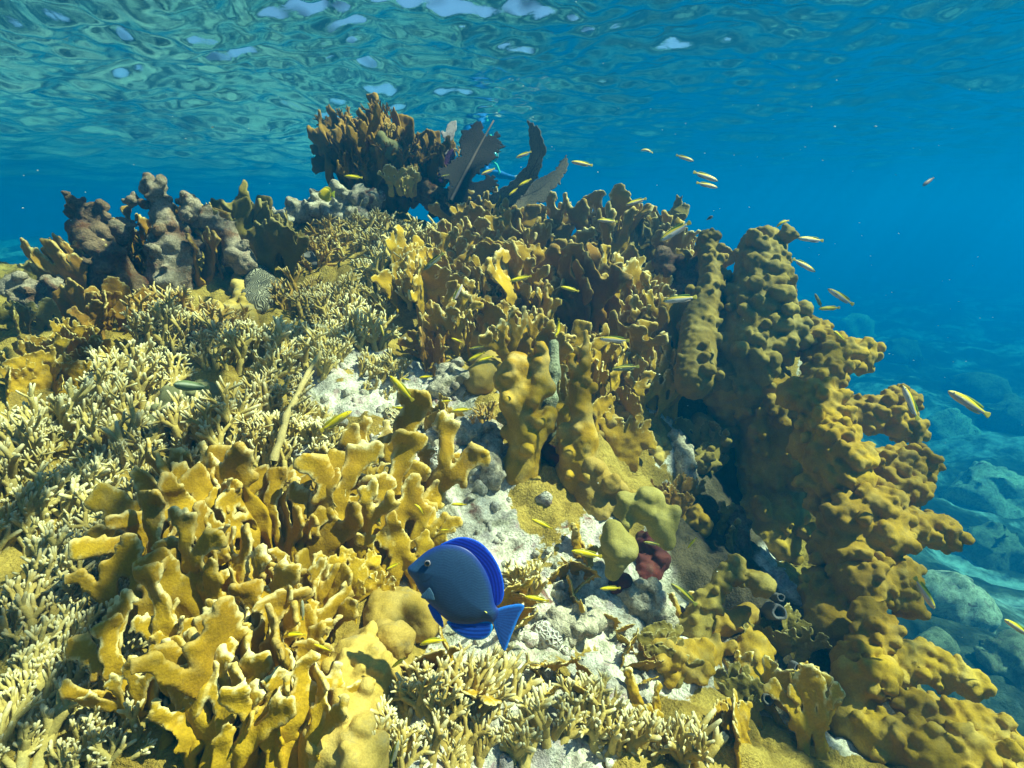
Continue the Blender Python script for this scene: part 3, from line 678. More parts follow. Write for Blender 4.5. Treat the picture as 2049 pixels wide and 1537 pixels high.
gK = 'knobby fire corals on the right flank'
for a in (
 ('knobby column crowned with grey brown lumps, highest on the right flank', [[(1525, 500, 46), (1520, 600, 58), (1500, 700, 60, .08), (1490, 780, 50, .2)], [(1520, 600, 50), (1570, 660, 40)]], 95, 19, 'knob_gray'),
 ('slim knobby column left of the lump crowned one', [[(1415, 480, 20), (1425, 560, 24), (1400, 640, 34), (1390, 760, 40)]], 34, 13, 'knob_gray'),
 ('shadowed knobby wall above the grey tube sponge', [[(1530, 780, 50, .2), (1540, 880, 66, .35), (1540, 980, 66, .46), (1540, 1080, 56, .48)], [(1450, 780, 34, .2), (1450, 860, 36, .4)]], 80, 19, 'knob'),
 ('knobby infill of the wall between the slim and the lump crowned columns', [[(1465, 600, 26, .08), (1455, 680, 34, .1), (1450, 760, 34, .16)]], 30, 13, 'knob_gray'),
 ('small knobs stepping down the skyline below the lump crowned column', [[(1600, 650, 30, .1), (1660, 720, 40, .1), (1640, 780, 40, .1)], [(1660, 710, 30, .1), (1715, 712, 34, .1)]], 80, 13, 'knob'),
 ('twisted knobby shelf in front, lit on its rim', [[(1585, 790, 30, -.1), (1640, 800, 36, -.12), (1655, 870, 42, -.08)]], 40, 15, 'knob'),
 ('knobby shelf jutting to the skyline behind a wrasse', [[(1690, 830, 34, .08), (1760, 830, 36, .08), (1815, 800, 22, .08)], [(1760, 830, 34, .08), (1825, 860, 24, .08)]], 75, 12, 'knob'),
 ('broad knobby shelf with a pale yellow crown in the middle of the flank', [[(1620, 890, 40, .0), (1670, 880, 40, -.1), (1700, 960, 45, -.06)], [(1650, 920, 40, -.05), (1660, 1010, 36, .1)]], 85, 17, 'knob'),
 ('knob studded ledge pointing right at the middle skyline', [[(1740, 940, 42, .05), (1810, 930, 36, .05), (1850, 930, 26, .05)], [(1760, 960, 36, .05), (1830, 990, 24, .05)]], 75, 13, 'knob'),
 ('brightly lit paired knobs left of the skyline ledges', [[(1700, 1040, 46, -.04), (1760, 1010, 36, -.04), (1770, 1080, 40, -.04)], [(1660, 1090, 36, .06), (1700, 1110, 45, 0)]], 75, 17, 'knob'),
 ('flat topped ledge reaching farthest right in mid height', [[(1790, 1060, 36, .03), (1850, 1060, 30, .03), (1895, 1070, 22, .03)]], 60, 13, 'knob'),
 ('dark knobby bulge hanging over the deep water', [[(1720, 1170, 50, .0), (1790, 1150, 44, .03), (1810, 1210, 28, .05)], [(1650, 1180, 45, .1), (1670, 1260, 50, .06)]], 90, 15, 'knob'),
 ('sunlit bulbous limb above the long lower arms', [[(1730, 1220, 26, -.06), (1760, 1275, 36, -.06), (1700, 1330, 34, -.03)]], 30, 15, 'knob'),
 ('long knobby arm stretching right above the bottom right corner', [[(1740, 1330, 38, 0), (1850, 1330, 34, .02), (1920, 1355, 26, .02), (1960, 1375, 18, .02)]], 70, 14, 'knob'),
 ('bulbous arm with two lit knobs, under the long knobby arm', [[(1700, 1350, 34, -.04), (1770, 1345, 32, -.06)], [(1700, 1350, 34, 0), (1700, 1440, 50, .02)]], 28, 18, 'knob'),
 ('lowest knobby arm pointing at the right edge', [[(1830, 1420, 32, -.03), (1920, 1450, 34, -.02), (2000, 1465, 26, -.02)]], 46, 16, 'knob'),
 ('thick lit lobes in the bottom right corner', [[(1760, 1480, 50, 0), (1860, 1510, 50, -.03), (1980, 1530, 42, -.03), (2060, 1530, 40, 0)]], 60, 19, 'knob'),
 ('pale lit crooked limb left of the grey tube sponge', [[(1475, 1125, 18, -.05), (1440, 1170, 16, -.05), (1410, 1210, 22, -.03), (1390, 1260, 34, 0)], [(1440, 1150, 14, -.05), (1500, 1155, 14, -.05), (1525, 1170, 26, -.06)]], 34, 12, 'knob_gray'),
 ('hollow topped brown lobe standing near the bottom right', [[(1430, 1360, 20, 0), (1425, 1420, 26, 0), (1435, 1480, 28, 0)]], 14, 14, 'knob'),
 ('dim knobby lobes left of the dark sponge bank', [[(1320, 1310, 34, .0), (1370, 1330, 36, .03), (1420, 1300, 30, .05)], [(1510, 1300, 34, .05), (1500, 1370, 36, .05)]], 30, 16, 'knob'),
): mass('knobby_fire_coral', a[0], a[1], int(a[2] * 2.6), a[3] * .74, a[4], group=gK, knobamp=.008, kf=46, d='g' if a[0].startswith('dim') else None)

gL = 'massive lobed corals on the reef slope'
mass('lobed_fire_coral', 'stout lobed coral with rounded horns standing right of the white gully', [[(1010, 760, 22, .0), (1035, 730, 24), (1030, 800, 28), (1055, 870, 30), (1040, 950, 38, .02), (1040, 1010, 44, .05)], [(1085, 705, 14), (1080, 770, 22), (1055, 810, 24)], [(1060, 880, 24), (1100, 830, 16)]], 60, 9, 'blade', h=.005, d=1.50, amp=.006, group=gL, k=.016)
mass('lobed_fire_coral', 'tall thin spired coral right of the horned lobed coral', [[(1172, 665, 6), (1172, 720, 9), (1165, 800, 16), (1165, 880, 30), (1150, 960, 42, .03), (1170, 1010, 50, .06)], [(1143, 715, 4), (1148, 770, 9), (1160, 830, 18)], [(1130, 860, 14), (1140, 920, 20)]], 48, 8, 'blade', h=.005, d=1.50, amp=.006, group=gL, k=.014)
mass('dead_coral_column', 'grey green algae coated column between the horned and spired corals', [[(1108, 690, 10), (1103, 740, 15), (1092, 800, 19), (1090, 860, 24)]], 8, 9, 'rod', h=.0055, d=1.60, cat='dead coral', k=.02)
mass('encrusting_coral', 'wrinkled bright yellow lump under the dark cave', [[(1185, 960, 40), (1190, 1010, 44), (1185, 1070, 30)], [(1230, 990, 30), (1220, 1040, 25)]], 34, 15, 'crust', d=1.5, group=gL, amp=.014, freq=26, h=.0048)
mass('encrusting_coral', 'orange yellow lump beside the grey knob in the dark hollow', [[(1255, 880, 22), (1300, 890, 24), (1310, 910, 20)]], 18, 11, 'crust', d=1.9, group=gL, amp=.012, freq=30)
mass('smooth_coral_lobe', 'smooth green coral lobe leaning over the red sponge, upper of two', [[(1265, 1020, 24), (1300, 1000, 26), (1320, 1045, 26), (1335, 1085, 18)]], 16, 13, 'green_lobe', d=1.26, group=gL, k=.014, h=.005, amp=.006, freq=34)
mass('smooth_coral_lobe', 'smooth green coral lobe with a flat face, lower of two beside the red sponge', [[(1228, 1060, 20), (1245, 1100, 28), (1225, 1145, 16)]], 10, 12, 'green_lobe', d=1.2, group=gL, k=.014, h=.005, amp=.006, freq=34)
mass('encrusting_coral', 'big smooth pale yellow lump left below the blue fish', [[(765, 1240, 40), (800, 1220, 44), (850, 1240, 40)], [(790, 1280, 40), (700, 1290, 20)]], 14, 22, 'crust', d='g', group=gL, k=.014, h=.005, amp=.018, freq=26)
mass('tiled_lobed_coral', 'mound of overlapping rounded yellow lobes near the bottom left of centre', [[(720, 1330, 55), (720, 1380, 60), (690, 1440, 60)], [(660, 1500, 50), (720, 1520, 60)]], 150, 17, 'crust', d='g', group=gL, k=.006, h=.0048, up=.1, amp=.006, freq=36)
mass('boulder_coral', 'grey green warty boulder coral behind the cream forked fingers', [[(360, 810, 40), (410, 800, 36), (320, 860, 36)]], 90, 8, 'boulder_olive', d='g', group=gL, k=.004, h=.005)
mass('encrusting_coral', 'olive yellow crust pad above the cream finger corals on the left', [[(370, 655, 20), (430, 650, 24), (470, 620, 20)], [(500, 650, 20), (480, 560, 16)]], 50, 10, 'crust', d='g', group=gL, amp=.014, freq=20, h=.0075)
mass('encrusting_coral', 'lit pale yellow pad with a knuckled rim at the gully head', [[(960, 690, 30), (1000, 720, 34), (960, 760, 34)], [(920, 690, 22), (985, 650, 20)]], 26, 14, 'crust', d='g', group=gL, amp=.010, freq=24, h=.0065)
mass('boulder_coral', 'round olive green boulder coral sitting on the dark brown coral head', [[(772, 296, 19), (780, 305, 20), (790, 320, 14)]], 26, 8, 'boulder_olive', d=2.52, k=.02, h=.0075)

gD = 'dead rock on the reef crest'
mass('dead_coral_rock', 'dark brown turf covered pinnacle on the left skyline', [[(150, 400, 8), (165, 430, 16), (185, 480, 30), (210, 520, 36), (240, 570, 44), (260, 620, 40)], [(200, 420, 10), (195, 450, 18)], [(140, 395, 5), (150, 420, 9)]], 70, 11, 'rock_dark', d=2.0, h=.0075, amp=.030, freq=20, cat='dead coral', group=gD)
mass('dead_coral_rock', 'pale grey and rusty dead coral pinnacle, highest on the left ridge', [[(325, 366, 8), (312, 390, 15), (330, 430, 24), (350, 500, 38), (340, 560, 44)], [(268, 400, 6), (300, 415, 9)], [(290, 366, 6), (308, 385, 11)], [(372, 400, 11), (376, 430, 18)], [(270, 450, 9), (240, 470, 16)]], 110, 9, 'rock_pale', d=2.1, h=.0075, amp=.030, freq=20, cat='dead coral', group=gD)
mass('dead_coral_rock', 'bleached rock bridge between the pale pinnacle and the comb topped coral', [[(390, 440, 20), (430, 450, 18), (460, 470, 20), (480, 520, 26)]], 34, 10, 'rock_pale', d=2.15, h=.0075, amp=.030, freq=20, cat='dead coral', group=gD)
mass('dead_coral_rock', 'grey rock ridge behind the small yellow fish', [[(560, 440, 18), (620, 420, 22), (680, 400, 20), (740, 400, 22)], [(640, 440, 26), (720, 440, 26)]], 110, 9, 'rock_grey', d=2.5, h=.009, amp=.026, freq=24, cat='dead coral', group=gD)
mass('dead_coral_rock', 'brown lumpy rock carrying the dark sea fan', [[(790, 365, 14), (850, 385, 20), (880, 400, 26), (930, 440, 28), (960, 455, 24)], [(980, 445, 20), (950, 425, 14)]], 90, 9, 'rock_dark', d=2.62, h=.009, amp=.026, freq=24, cat='dead coral', group=gD)
mass('dead_coral_rock', 'pink and brown sponge crusted rock behind the small blades', [[(1330, 530, 26), (1370, 560, 30), (1360, 610, 34)], [(1400, 530, 20), (1380, 680, 34)]], 50, 11, 'rock_dark', d=2.28, h=.0085, amp=.022, freq=28, cat='dead coral', group=gD)
mass('dead_coral_rock', 'white speckled rock at the far left skyline', [[(30, 580, 26), (90, 590, 28), (130, 580, 16)], [(60, 610, 26), (110, 620, 26)]], 50, 10, 'rock_pale', d=1.9, h=.0075, amp=.030, freq=20, cat='dead coral', group=gD)
gR = 'rocks in the rubble gully'
mass('gully_rock', 'purple grey rock under the paddle topped blades', [[(345, 1150, 26), (380, 1180, 34), (370, 1230, 30)]], 20, 12, 'rock_grey', d='g', h=.005, amp=.014, cat='rock', group=gR)
mass('gully_rock', 'green grey rock on the shaded right bank of the gully', [[(985, 860, 22), (975, 910, 28), (985, 960, 24)]], 26, 11, 'rock_grey', d='g', h=.005, amp=.016, cat='rock', group=gR)
mass('gully_rock', 'grey purple knob in the dark hollow at the right', [[(1350, 880, 14), (1365, 910, 20), (1375, 960, 24)]], 10, 9, 'rock_grey', d='g', h=.006, amp=.014, cat='rock', group=gR)
mass('gully_rock', 'shaded rock with lilac patches in the cave right of the orange blades', [[(1310, 720, 18), (1320, 750, 20)]], 10, 9, 'rock_grey', d='g', h=.007, amp=.014, cat='rock', group=gR)
mass('gully_rock', 'speckled grey rock below the red sponge', [[(1270, 1200, 34), (1310, 1220, 34), (1330, 1250, 26)]], 24, 12, 'rock_grey', d='g', h=.005, amp=.018, cat='rock', group=gR)
mass('gully_rock', 'dark greenish rock in the gully above the brain corals', [[(890, 745, 20), (910, 755, 22), (880, 780, 22)]], 18, 9, 'rock_grey', d='g', h=.006, amp=.016, cat='rock', group=gR)
mass('gully_rock', 'white lit boulder at the top of the rubble', [[(880, 880, 24), (920, 870, 28), (950, 880, 18)]], 18, 11, 'rock_grey', d='g', h=.005, amp=.016, cat='rock', group=gR)
mass('gully_rock', 'pale rock right of the fish tail', [[(1110, 1240, 26), (1150, 1250, 30), (1190, 1240, 22)]], 20, 12, 'rock_grey', d='g', h=.005, amp=.016, cat='rock', group=gR)
mass('red_sponge', 'dark red encrusting sponge behind the smooth green lobes', [[(1290, 1090, 24), (1310, 1120, 28), (1290, 1150, 26)], [(1230, 1170, 14), (1250, 1180, 12)]], 24, 11, 'sponge_red', d='g', h=.005, amp=.014, cat='sponge')
mass('red_sponge', 'blackish red sponge patch below the horned lobed coral', [[(1095, 905, 16), (1130, 915, 18), (1110, 935, 16)]], 14, 8, 'sponge_red', d=1.56, h=.006, amp=.008, cat='sponge')
mass('red_sponge', 'small orange red sponge spot low on the right, under the crooked limb', [[(1376, 1316, 9), (1384, 1322, 8)]], 4, 5, 'sponge_red', d=1.2, h=.004, amp=.003, cat='sponge')

def tube_sponge(label, tubes_, mat='sponge_grey'):
    r_ = bpy.data.objects.new('tube_sponge', None); COL.objects.link(r_); r_['label'] = label; r_['category'] = 'sponge'
    P0 = at(*tubes_[0][:2], tubes_[0][4]); r_.location = P0
    for u, v, rp, L, d in tubes_:
        p = at(u, v, d); R = rp / FPX * d; ax = np.array((r_.location.x * 0 - .1, -.75, .55)); ax /= np.linalg.norm(ax)
        a = np.cross(ax, (1, 0, 0)); a /= np.linalg.norm(a); b = np.cross(ax, a); S_ = 20
        prof = [(-L, 1.25), (-L * .5, 1.1), (-.25, 1.0), (-.05, .98), (0, .86), (-.04, .68), (-.3, .58), (-1.0, .5), (-1.3, .05)]
        th = np.arange(S_) * 2 * pi / S_; Vv = []
        for t_, rr in prof:
            wob_ = 1 + .08 * np.sin(3 * th + u) + .05 * np.sin(5 * th + v)
            Vv.append((p - P0) + ax * t_ * R + R * rr * wob_[:, None] * (np.cos(th)[:, None] * a + np.sin(th)[:, None] * b))
        Vv = np.concatenate(Vv); K = len(prof); k, s_ = np.meshgrid(np.arange(K - 1), np.arange(S_), indexing='ij'); k = k.ravel(); s_ = s_.ravel()
        Qd = np.stack((k * S_ + s_, k * S_ + (s_ + 1) % S_, (k + 1) * S_ + (s_ + 1) % S_, (k + 1) * S_ + s_), 1)
        link('tube', mesh('tube', Vv, Qd, M[mat], np.zeros(len(Vv))), parent=r_)
    return r_
tube_sponge('grey tube sponge with two open mouths in the shade of the knobby wall', [(1560, 1226, 15, 4, 1.34), (1563, 1196, 8, 4, 1.36)])
tube_sponge('dark cluster of wide mouthed sponge tubes in the lower right shade', [(1590, 1362, 11, 3, 1.2), (1552, 1350, 8, 3, 1.22), (1598, 1338, 9, 3, 1.22), (1538, 1400, 11, 3, 1.18), (1570, 1385, 8, 3, 1.2)])

# brain corals: domes whose skin carries a maze or a net
def brain_mat(name, base, groove, scale, kind='maze'):
    m, t, b = newmat(name); tc = t.nodes.new("ShaderNodeTexCoord"); tc.name = "TC"
    nz = noise_n(t, scale * .35, 2, .5); ad = N(t, "ShaderNodeVectorMath", operation='MULTIPLY_ADD'); ad.inputs[1].default_value = (.03,) * 3 if kind == 'maze' else (.004,) * 3
    t.links.new(nz.outputs['Color'], ad.inputs[0]); t.links.new(tc.outputs['Object'], ad.inputs[2])
    if kind == 'maze':
        wv = t.nodes.new("ShaderNodeTexWave"); wv.inputs['Scale'].default_value = scale; wv.inputs['Distortion'].default_value = 22; wv.inputs['Detail'].default_value = 1; wv.inputs['Detail Scale'].default_value = .6
        t.links.new(tc.outputs['Object'], wv.inputs[0]); src = wv.outputs['Fac']
    else:
        vo = t.nodes.new("ShaderNodeTexVoronoi"); vo.feature = 'DISTANCE_TO_EDGE'; vo.inputs['Scale'].default_value = scale; t.links.new(ad.outputs[0], vo.inputs['Vector']); mm = N(t, "ShaderNodeMath", operation='MULTIPLY'); mm.inputs[1].default_value = 3
        t.links.new(vo.outputs['Distance'], mm.inputs[0]); iv = N(t, "ShaderNodeMath", operation='SUBTRACT'); iv.inputs[0].default_value = 1; t.links.new(mm.outputs[0], iv.inputs[1]); src = iv.outputs[0]
    t.links.new(ramp(t, src, [(.3, groove), (.6, base)]).outputs[0], b.inputs['Base Color']); b.inputs['Roughness'].default_value = .9; bump(t, b, src, 1.0, .006); return m
M['maze'] = brain_mat('grey_maze_coral', (.32, .29, .20), (.10, .085, .05), 42)
M['net'] = brain_mat('netted_brain_coral', (.58, .50, .28), (.30, .20, .08), 85, 'net')
M['disc'] = brain_mat('red_brown_disc_coral', (.24, .08, .035), (.13, .045, .025), 120, 'net')
M['net_white'] = brain_mat('bleached_net_coral', (.66, .62, .54), (.34, .28, .22), 110, 'net')
gN = 'brain corals around the gully'
for lab, ch, mt, d_ in (
 ('grey maze patterned brain coral on the left slope', [[(512, 545, 26), (525, 580, 32), (515, 610, 28)]], 'maze', 2.0),
 ('red brown disc shaped brain coral beside the golden twigs', [[(598, 482, 15), (610, 484, 16)]], 'disc', 2.3),
 ('blue grey fuzzy disc coral under the red brown one', [[(608, 515, 17), (625, 528, 16)]], 'sponge_grey', 2.2),
 ('cream brain coral with a net of honeycomb cells, right one of the touching pair', [[(824, 843, 17), (833, 848, 15)]], 'net', 1.56),
 ('cream brain coral, left one of the touching pair', [[(785, 835, 18), (793, 845, 17)]], 'net', 1.58),
 ('tan brain coral half hidden behind the tallest pale gold blade', [[(712, 915, 24), (722, 950, 26)]], 'net', 1.36),
 ('small beige brain coral beside the white gully rubble', [[(792, 955, 18), (800, 985, 16)]], 'net', 1.36),
 ('smooth brown button coral left of the gully', [[(664, 886, 13), (672, 888, 12)]], 'boulder_olive', 1.42),
 ('bleached white net patterned coral below the fish tail', [[(1085, 1265, 22), (1105, 1280, 22)]], 'net_white', 1.14),
 ('white pebbly coral knob at the edge of the rubble', [[(868, 925, 13), (876, 930, 13)]], 'net_white', 1.46),
 ('pink grey brain coral behind the thin upright fingers', [[(618, 905, 18), (632, 912, 17)]], 'net_white', 1.42),
): mass('brain_coral', lab, ch, 3, 8, mt, h=.0045, d='g', amp=.002, group=gN, k=.02)

for a in (
 ('thick', 1385, 1270, 30, 3, .10, 'stout shaded lobes in front of the pale crooked limb', {}),
 ('frill', 1330, 1340, 36, 4, .09, 'ruffled olive plates left of the dim knobby lobes', {'mat': 'blade_olive'}),
 ('frill', 1270, 1330, 40, 4, .07, 'flat smooth yellow plates at the right end of the pale shelf', {'lean': (0, -.6)}),
 ('thick', 1170, 1120, 22, 3, .08, 'little smooth yellow lobes above the gold wrasse with the back spot', {}),
 ('frill', 1240, 1260, 26, 3, .06, 'small dull plates below the level wrasse', {'lean': (0, -.5)}),
 ('frill', 1420, 930, 34, 5, .12, 'dim curled blades deep in the dark hollow', {'mat': 'blade_olive'}),
 ('frill', 1350, 1010, 30, 4, .10, 'brown gold blades above the upper green lobe', {'mat': 'blade_orange'}),
 ('thick', 1450, 1080, 30, 3, .10, 'shadowed lobes at the foot of the knobby wall', {'mat': 'blade_olive'}),
 ('frill', 1490, 1420, 30, 4, .08, 'dim plates between the hollow topped lobe and the sponge tubes', {'mat': 'blade_olive'}),
 ('frill', 1560, 1300, 34, 4, .09, 'shaded plates under the grey tube sponge', {'mat': 'blade_olive'}),
 ('thick', 1300, 1440, 30, 3, .09, 'low smooth lobes near the bottom between fingers and hollow topped lobe', {}),
): B(*a[:7], group=gB, **a[7])
for lab, ch, nk_, mt in (
 ('dim lump of olive knobs at the back of the dark hollow', [[(1400, 850, 24), (1440, 880, 24), (1400, 930, 20)]], 26, 'knob_gray'),
 ('small dim knobs under the grey purple knob', [[(1370, 1030, 20), (1400, 1060, 20)]], 20, 'knob'),
 ('dark lumps left of the knobby wall foot', [[(1470, 1030, 20), (1480, 1100, 24)]], 20, 'rock_dark'),
 ('lumpy gold crust right of the spired coral foot', [[(1210, 860, 20), (1250, 830, 20), (1290, 850, 18)]], 26, 'crust'),
 ('bumpy gold crust under the crooked limb', [[(1400, 1260, 22), (1450, 1250, 24), (1500, 1230, 22)]], 26, 'knob'),
): mass('encrusting_coral', lab, ch, nk_, 10, mt, d='g', group=gL, amp=.010, freq=30, h=.006)
# ------------------------------------------------------------------ the crest: brown coral head and sea fans
T0 = at(770, 350, 2.72)
_hd = coral('antler', 0, 0, 60, 40, .36, 'big dark brown coral head towering on the crest', mat='blade_brown', root=at(762, 390, 2.72), lean=(-.12, 0), stretch=.6, spread=1.0, hv=.4, tipx=.8)
coral('frill', 0, 0, 36, 12, .24, 'lower left wing of dark brown blades on the crest, jutting left', mat='blade_brown', root=at(728, 348, 2.70), lean=(-.5, 0), spread=.5, tipx=.8)
coral('antler', 0, 0, 30, 9, .27, 'orange brown blades right of the big dark coral head', mat='blade_brown', root=at(845, 385, 2.66), lean=(.05, 0), stretch=.7, spread=.6, tipx=.9)
for u_, v_, dd_, n_ in ((700, 320, 2.62, 10), (735, 290, 2.64, 12), (735, 350, 2.56, 12), (790, 335, 2.54, 12), (835, 320, 2.60, 10), (690, 260, 2.68, 8), (760, 245, 2.68, 8)):
    o = coral('spike', 0, 0, 24, n_, .15, None, mat='blade_brown', root=at(u_, v_, dd_), lean=((u_ - 765) / 250, 0), spread=1.0, tipx=.5, cat=None, name='finger_tuft'); o.parent = _hd; o.location = o.location - _hd.location
coral('spike', 0, 0, 12, 4, .09, 'bright orange twig sprouting from the dark coral head', mat='finger_gold', root=at(777, 262, 2.5), lean=(0, 0))
coral('spike', 0, 0, 12, 4, .07, 'bright yellow twig between the dark coral head and the dark sea fan', mat='finger_gold', root=at(915, 305, 2.66), lean=(0, 0))
coral('frill', 0, 0, 22, 5, .10, 'pale gold round topped cap under the dark coral head', mat='finger', root=at(812, 378, 2.5), lean=(0, -.2), spread=.3)

def fan_mat(name, c1, c2):
    m, t, b = newmat(name); tc = t.nodes.new("ShaderNodeTexCoord"); tc.name = "TC"
    vo = t.nodes.new("ShaderNodeTexVoronoi"); vo.feature = 'DISTANCE_TO_EDGE'; vo.inputs['Scale'].default_value = 130; t.links.new(tc.outputs['Object'], vo.inputs['Vector'])
    c = ramp(t, vo.outputs['Distance'], [(.05, c1), (.30, c2)]).outputs[0]
    n = noise_n(t, 8, 3); c = mixc(t, 1.0, c, ramp(t, n.outputs[0], [(.3, (.7,) * 3), (.7, (1.15,) * 3)]).outputs[0], 'MULTIPLY')
    t.links.new(c, b.inputs['Base Color']); b.inputs['Roughness'].default_value = .9; b.inputs['Specular IOR Level'].default_value = .1
    bump(t, b, vo.outputs['Distance'], .8, .003); return m
M['fan_dark'] = fan_mat('dark_sea_fan', (.040, .034, .030), (.018, .015, .015)); M['fan_grey'] = fan_mat('grey_sea_fan', (.24, .20, .14), (.10, .08, .055))
M['fan_pale'] = fan_mat('pale_sea_fan', (.50, .44, .44), (.28, .23, .25)); M['fan_purple'] = fan_mat('purple_sea_fan', (.20, .07, .22), (.09, .03, .10))
M['rib'] = coral_mat('fan_rib', (.13, .10, .085), (.08, .06, .05), (.2, .15, .13), grimek=0)
def sea_fan(label, caps, ribs, d, mat, bend=.05, yaw=.3, T=.0035, seed=1, ragged=6):
    """a thin curved fan: 2-D lobes (photo px) laid on a bent, turned sheet at distance d; ribs are its part"""
    root = bpy.data.objects.new('sea_fan', None); COL.objects.link(root); root['label'] = label; root['category'] = 'sea fan'
    u0, v0 = caps[0][0], caps[0][1]; O = at(u0, v0, d); root.location = O; s = d / FPX
    rt = np.array((cos(yaw), sin(yaw), 0)); up = U_; nn = np.cross(rt, up); nn /= np.linalg.norm(nn)
    caps = [(c[0], c[1], c[2] * 1.08, c[3], c[4], c[5] * 1.08) for c in caps]
    cc = [(np.array(((c[0] - u0) * s, -(c[1] - v0) * s)), np.array(((c[3] - u0) * s, -(c[4] - v0) * s)), c[2] * s, c[5] * s) for c in caps]
    P = np.array([c[k] for c in cc for k in (0, 1)]); rm = max(max(c[2], c[3]) for c in cc); lo = P.min(0) - rm - .03; hi = P.max(0) + rm + .03; h = .0048
    X, Z = np.meshgrid(np.arange(lo[0], hi[0], h), np.arange(lo[1], hi[1], h), indexing='ij'); f = np.full(X.shape, 9.)
    for p, q, a_, b_ in cc:
        ab = q - p; t = np.clip(((X - p[0]) * ab[0] + (Z - p[1]) * ab[1]) / (ab @ ab), 0, 1); f = smin(f, np.hypot(X - p[0] - t * ab[0], Z - p[1] - t * ab[1]) - (a_ + (b_ - a_) * t), .006)
    q3 = np.stack((X, Z, X * 0 + seed), -1); f = f + (fbm(q3 * 22, 3, seed) - .5) * ragged * s * 2.2 + (noise(q3 * 110, seed) - .5) * ragged * s * 1.3
    Y = np.arange(-.02, .0201, h * .8); F = np.maximum(f[:, None], 0); F = np.where(f[:, None] < 0, np.abs(Y)[None, :, None] - T, np.hypot(f[:, None], np.abs(Y)[None, :, None]) - .0005)
    F = np.broadcast_to(F, (X.shape[0], len(Y), X.shape[1])).astype(np.float32).copy(); V, Q = snets(F, (lo[0], Y[0], lo[1]), np.array((h, h * .8, h)))
    def place(V):
        bz = bend * np.sin(V[:, 2] * 7 + seed) + bend * .8 * np.sin(V[:, 0] * 9 + seed * 2) ; bz = bz - bz[np.argmin(np.abs(V[:, 0]) + np.abs(V[:, 2]))]
        return (V[:, :1] / cos(yaw)) * rt + V[:, 2:3] * up + (V[:, 1:2] + bz[:, None]) * nn
    link('fan_sheet', mesh('fan_sheet', place(V), Q[:, ::-1] if False else Q, M[mat]), parent=root)
    rp, rr = [], []
    for rb in ribs:
        pts = np.array([((u - u0) * s, 0, -(v - v0) * s) for u, v in rb[1:]]); tt = np.linspace(0, 1, 9) * (len(pts) - 1)
        rp.append(place(np.stack([np.interp(tt, np.arange(len(pts)), pts[:, k]) for k in range(3)], 1))); rr.append(np.linspace(1, .45, 9) * rb[0] * s)
    V, q_, t_, _tp = tubes(np.array(rp), np.array(rr), 7); link('midrib', mesh('midrib', V, [q_, t_], M['rib'], np.zeros(len(V))), parent=root)
    return root
sea_fan('big dark sea fan with a slanting stem at the centre of the crest', [
   (968, 300, 14, 985, 318, 6), (940, 290, 12, 938, 255, 8), (905, 405, 10, 920, 375, 16), (920, 375, 16, 945, 320, 24), (945, 320, 20, 952, 262, 17), (952, 262, 16, 963, 240, 9), (950, 330, 16, 975, 290, 24), (975, 290, 22, 993, 272, 8), (930, 385, 26, 960, 385, 18),
   (960, 385, 16, 977, 370, 10), (925, 360, 22, 950, 345, 12), (893, 350, 14, 915, 330, 10), (960, 385, 10, 975, 386, 6)], [(3.4, (903, 405), (930, 350), (958, 295), (990, 236))], 2.55, 'fan_dark', seed=3, yaw=.35, ragged=9)
sea_fan('tall curved brown sea fan like a horn, right of the dark one', [(978, 430, 14, 1000, 405, 19), (1000, 405, 18, 1040, 378, 14), (1040, 378, 14, 1070, 350, 14), (1070, 350, 14, 1083, 318, 14), (1083, 318, 14, 1077, 288, 11), (1077, 288, 11, 1068, 268, 4)],
        [(2.4, (978, 430), (1010, 400), (1055, 368), (1085, 330), (1080, 280))], 2.45, 'fan_grey', seed=5, yaw=-.3, ragged=4)
sea_fan('wide grey sea fan with a wing curving up to the right', [(990, 430, 14, 1030, 390, 22), (1030, 390, 22, 1080, 372, 20), (1080, 372, 19, 1118, 350, 13), (1118, 350, 13, 1138, 320, 8), (1138, 320, 7, 1146, 296, 2.5), (1070, 385, 16, 1105, 388, 9), (1105, 388, 8, 1117, 397, 4), (1000, 420, 18, 1060, 415, 20)],
        [(2.2, (990, 430), (1040, 392), (1090, 370), (1135, 325))], 2.55, 'fan_grey', seed=8, yaw=.25, ragged=5)
sea_fan('small pale lilac sea fan beside the dark brown coral head', [(893, 308, 3, 896, 280, 6), (896, 280, 8, 903, 255, 9), (903, 255, 8, 909, 242, 4), (893, 270, 5, 887, 262, 3)], [(1.2, (893, 312), (897, 280), (905, 245))], 2.6, 'fan_pale', seed=9, yaw=.2, ragged=4, bend=.02)
sea_fan('small purple sea fan at the foot of the pale lilac one', [(885, 360, 4, 895, 335, 10), (895, 335, 9, 902, 312, 6), (890, 345, 7, 878, 352, 4)], [(1.2, (885, 360), (895, 335), (902, 312))], 2.58, 'fan_purple', seed=12, yaw=.2, ragged=5, bend=.02)

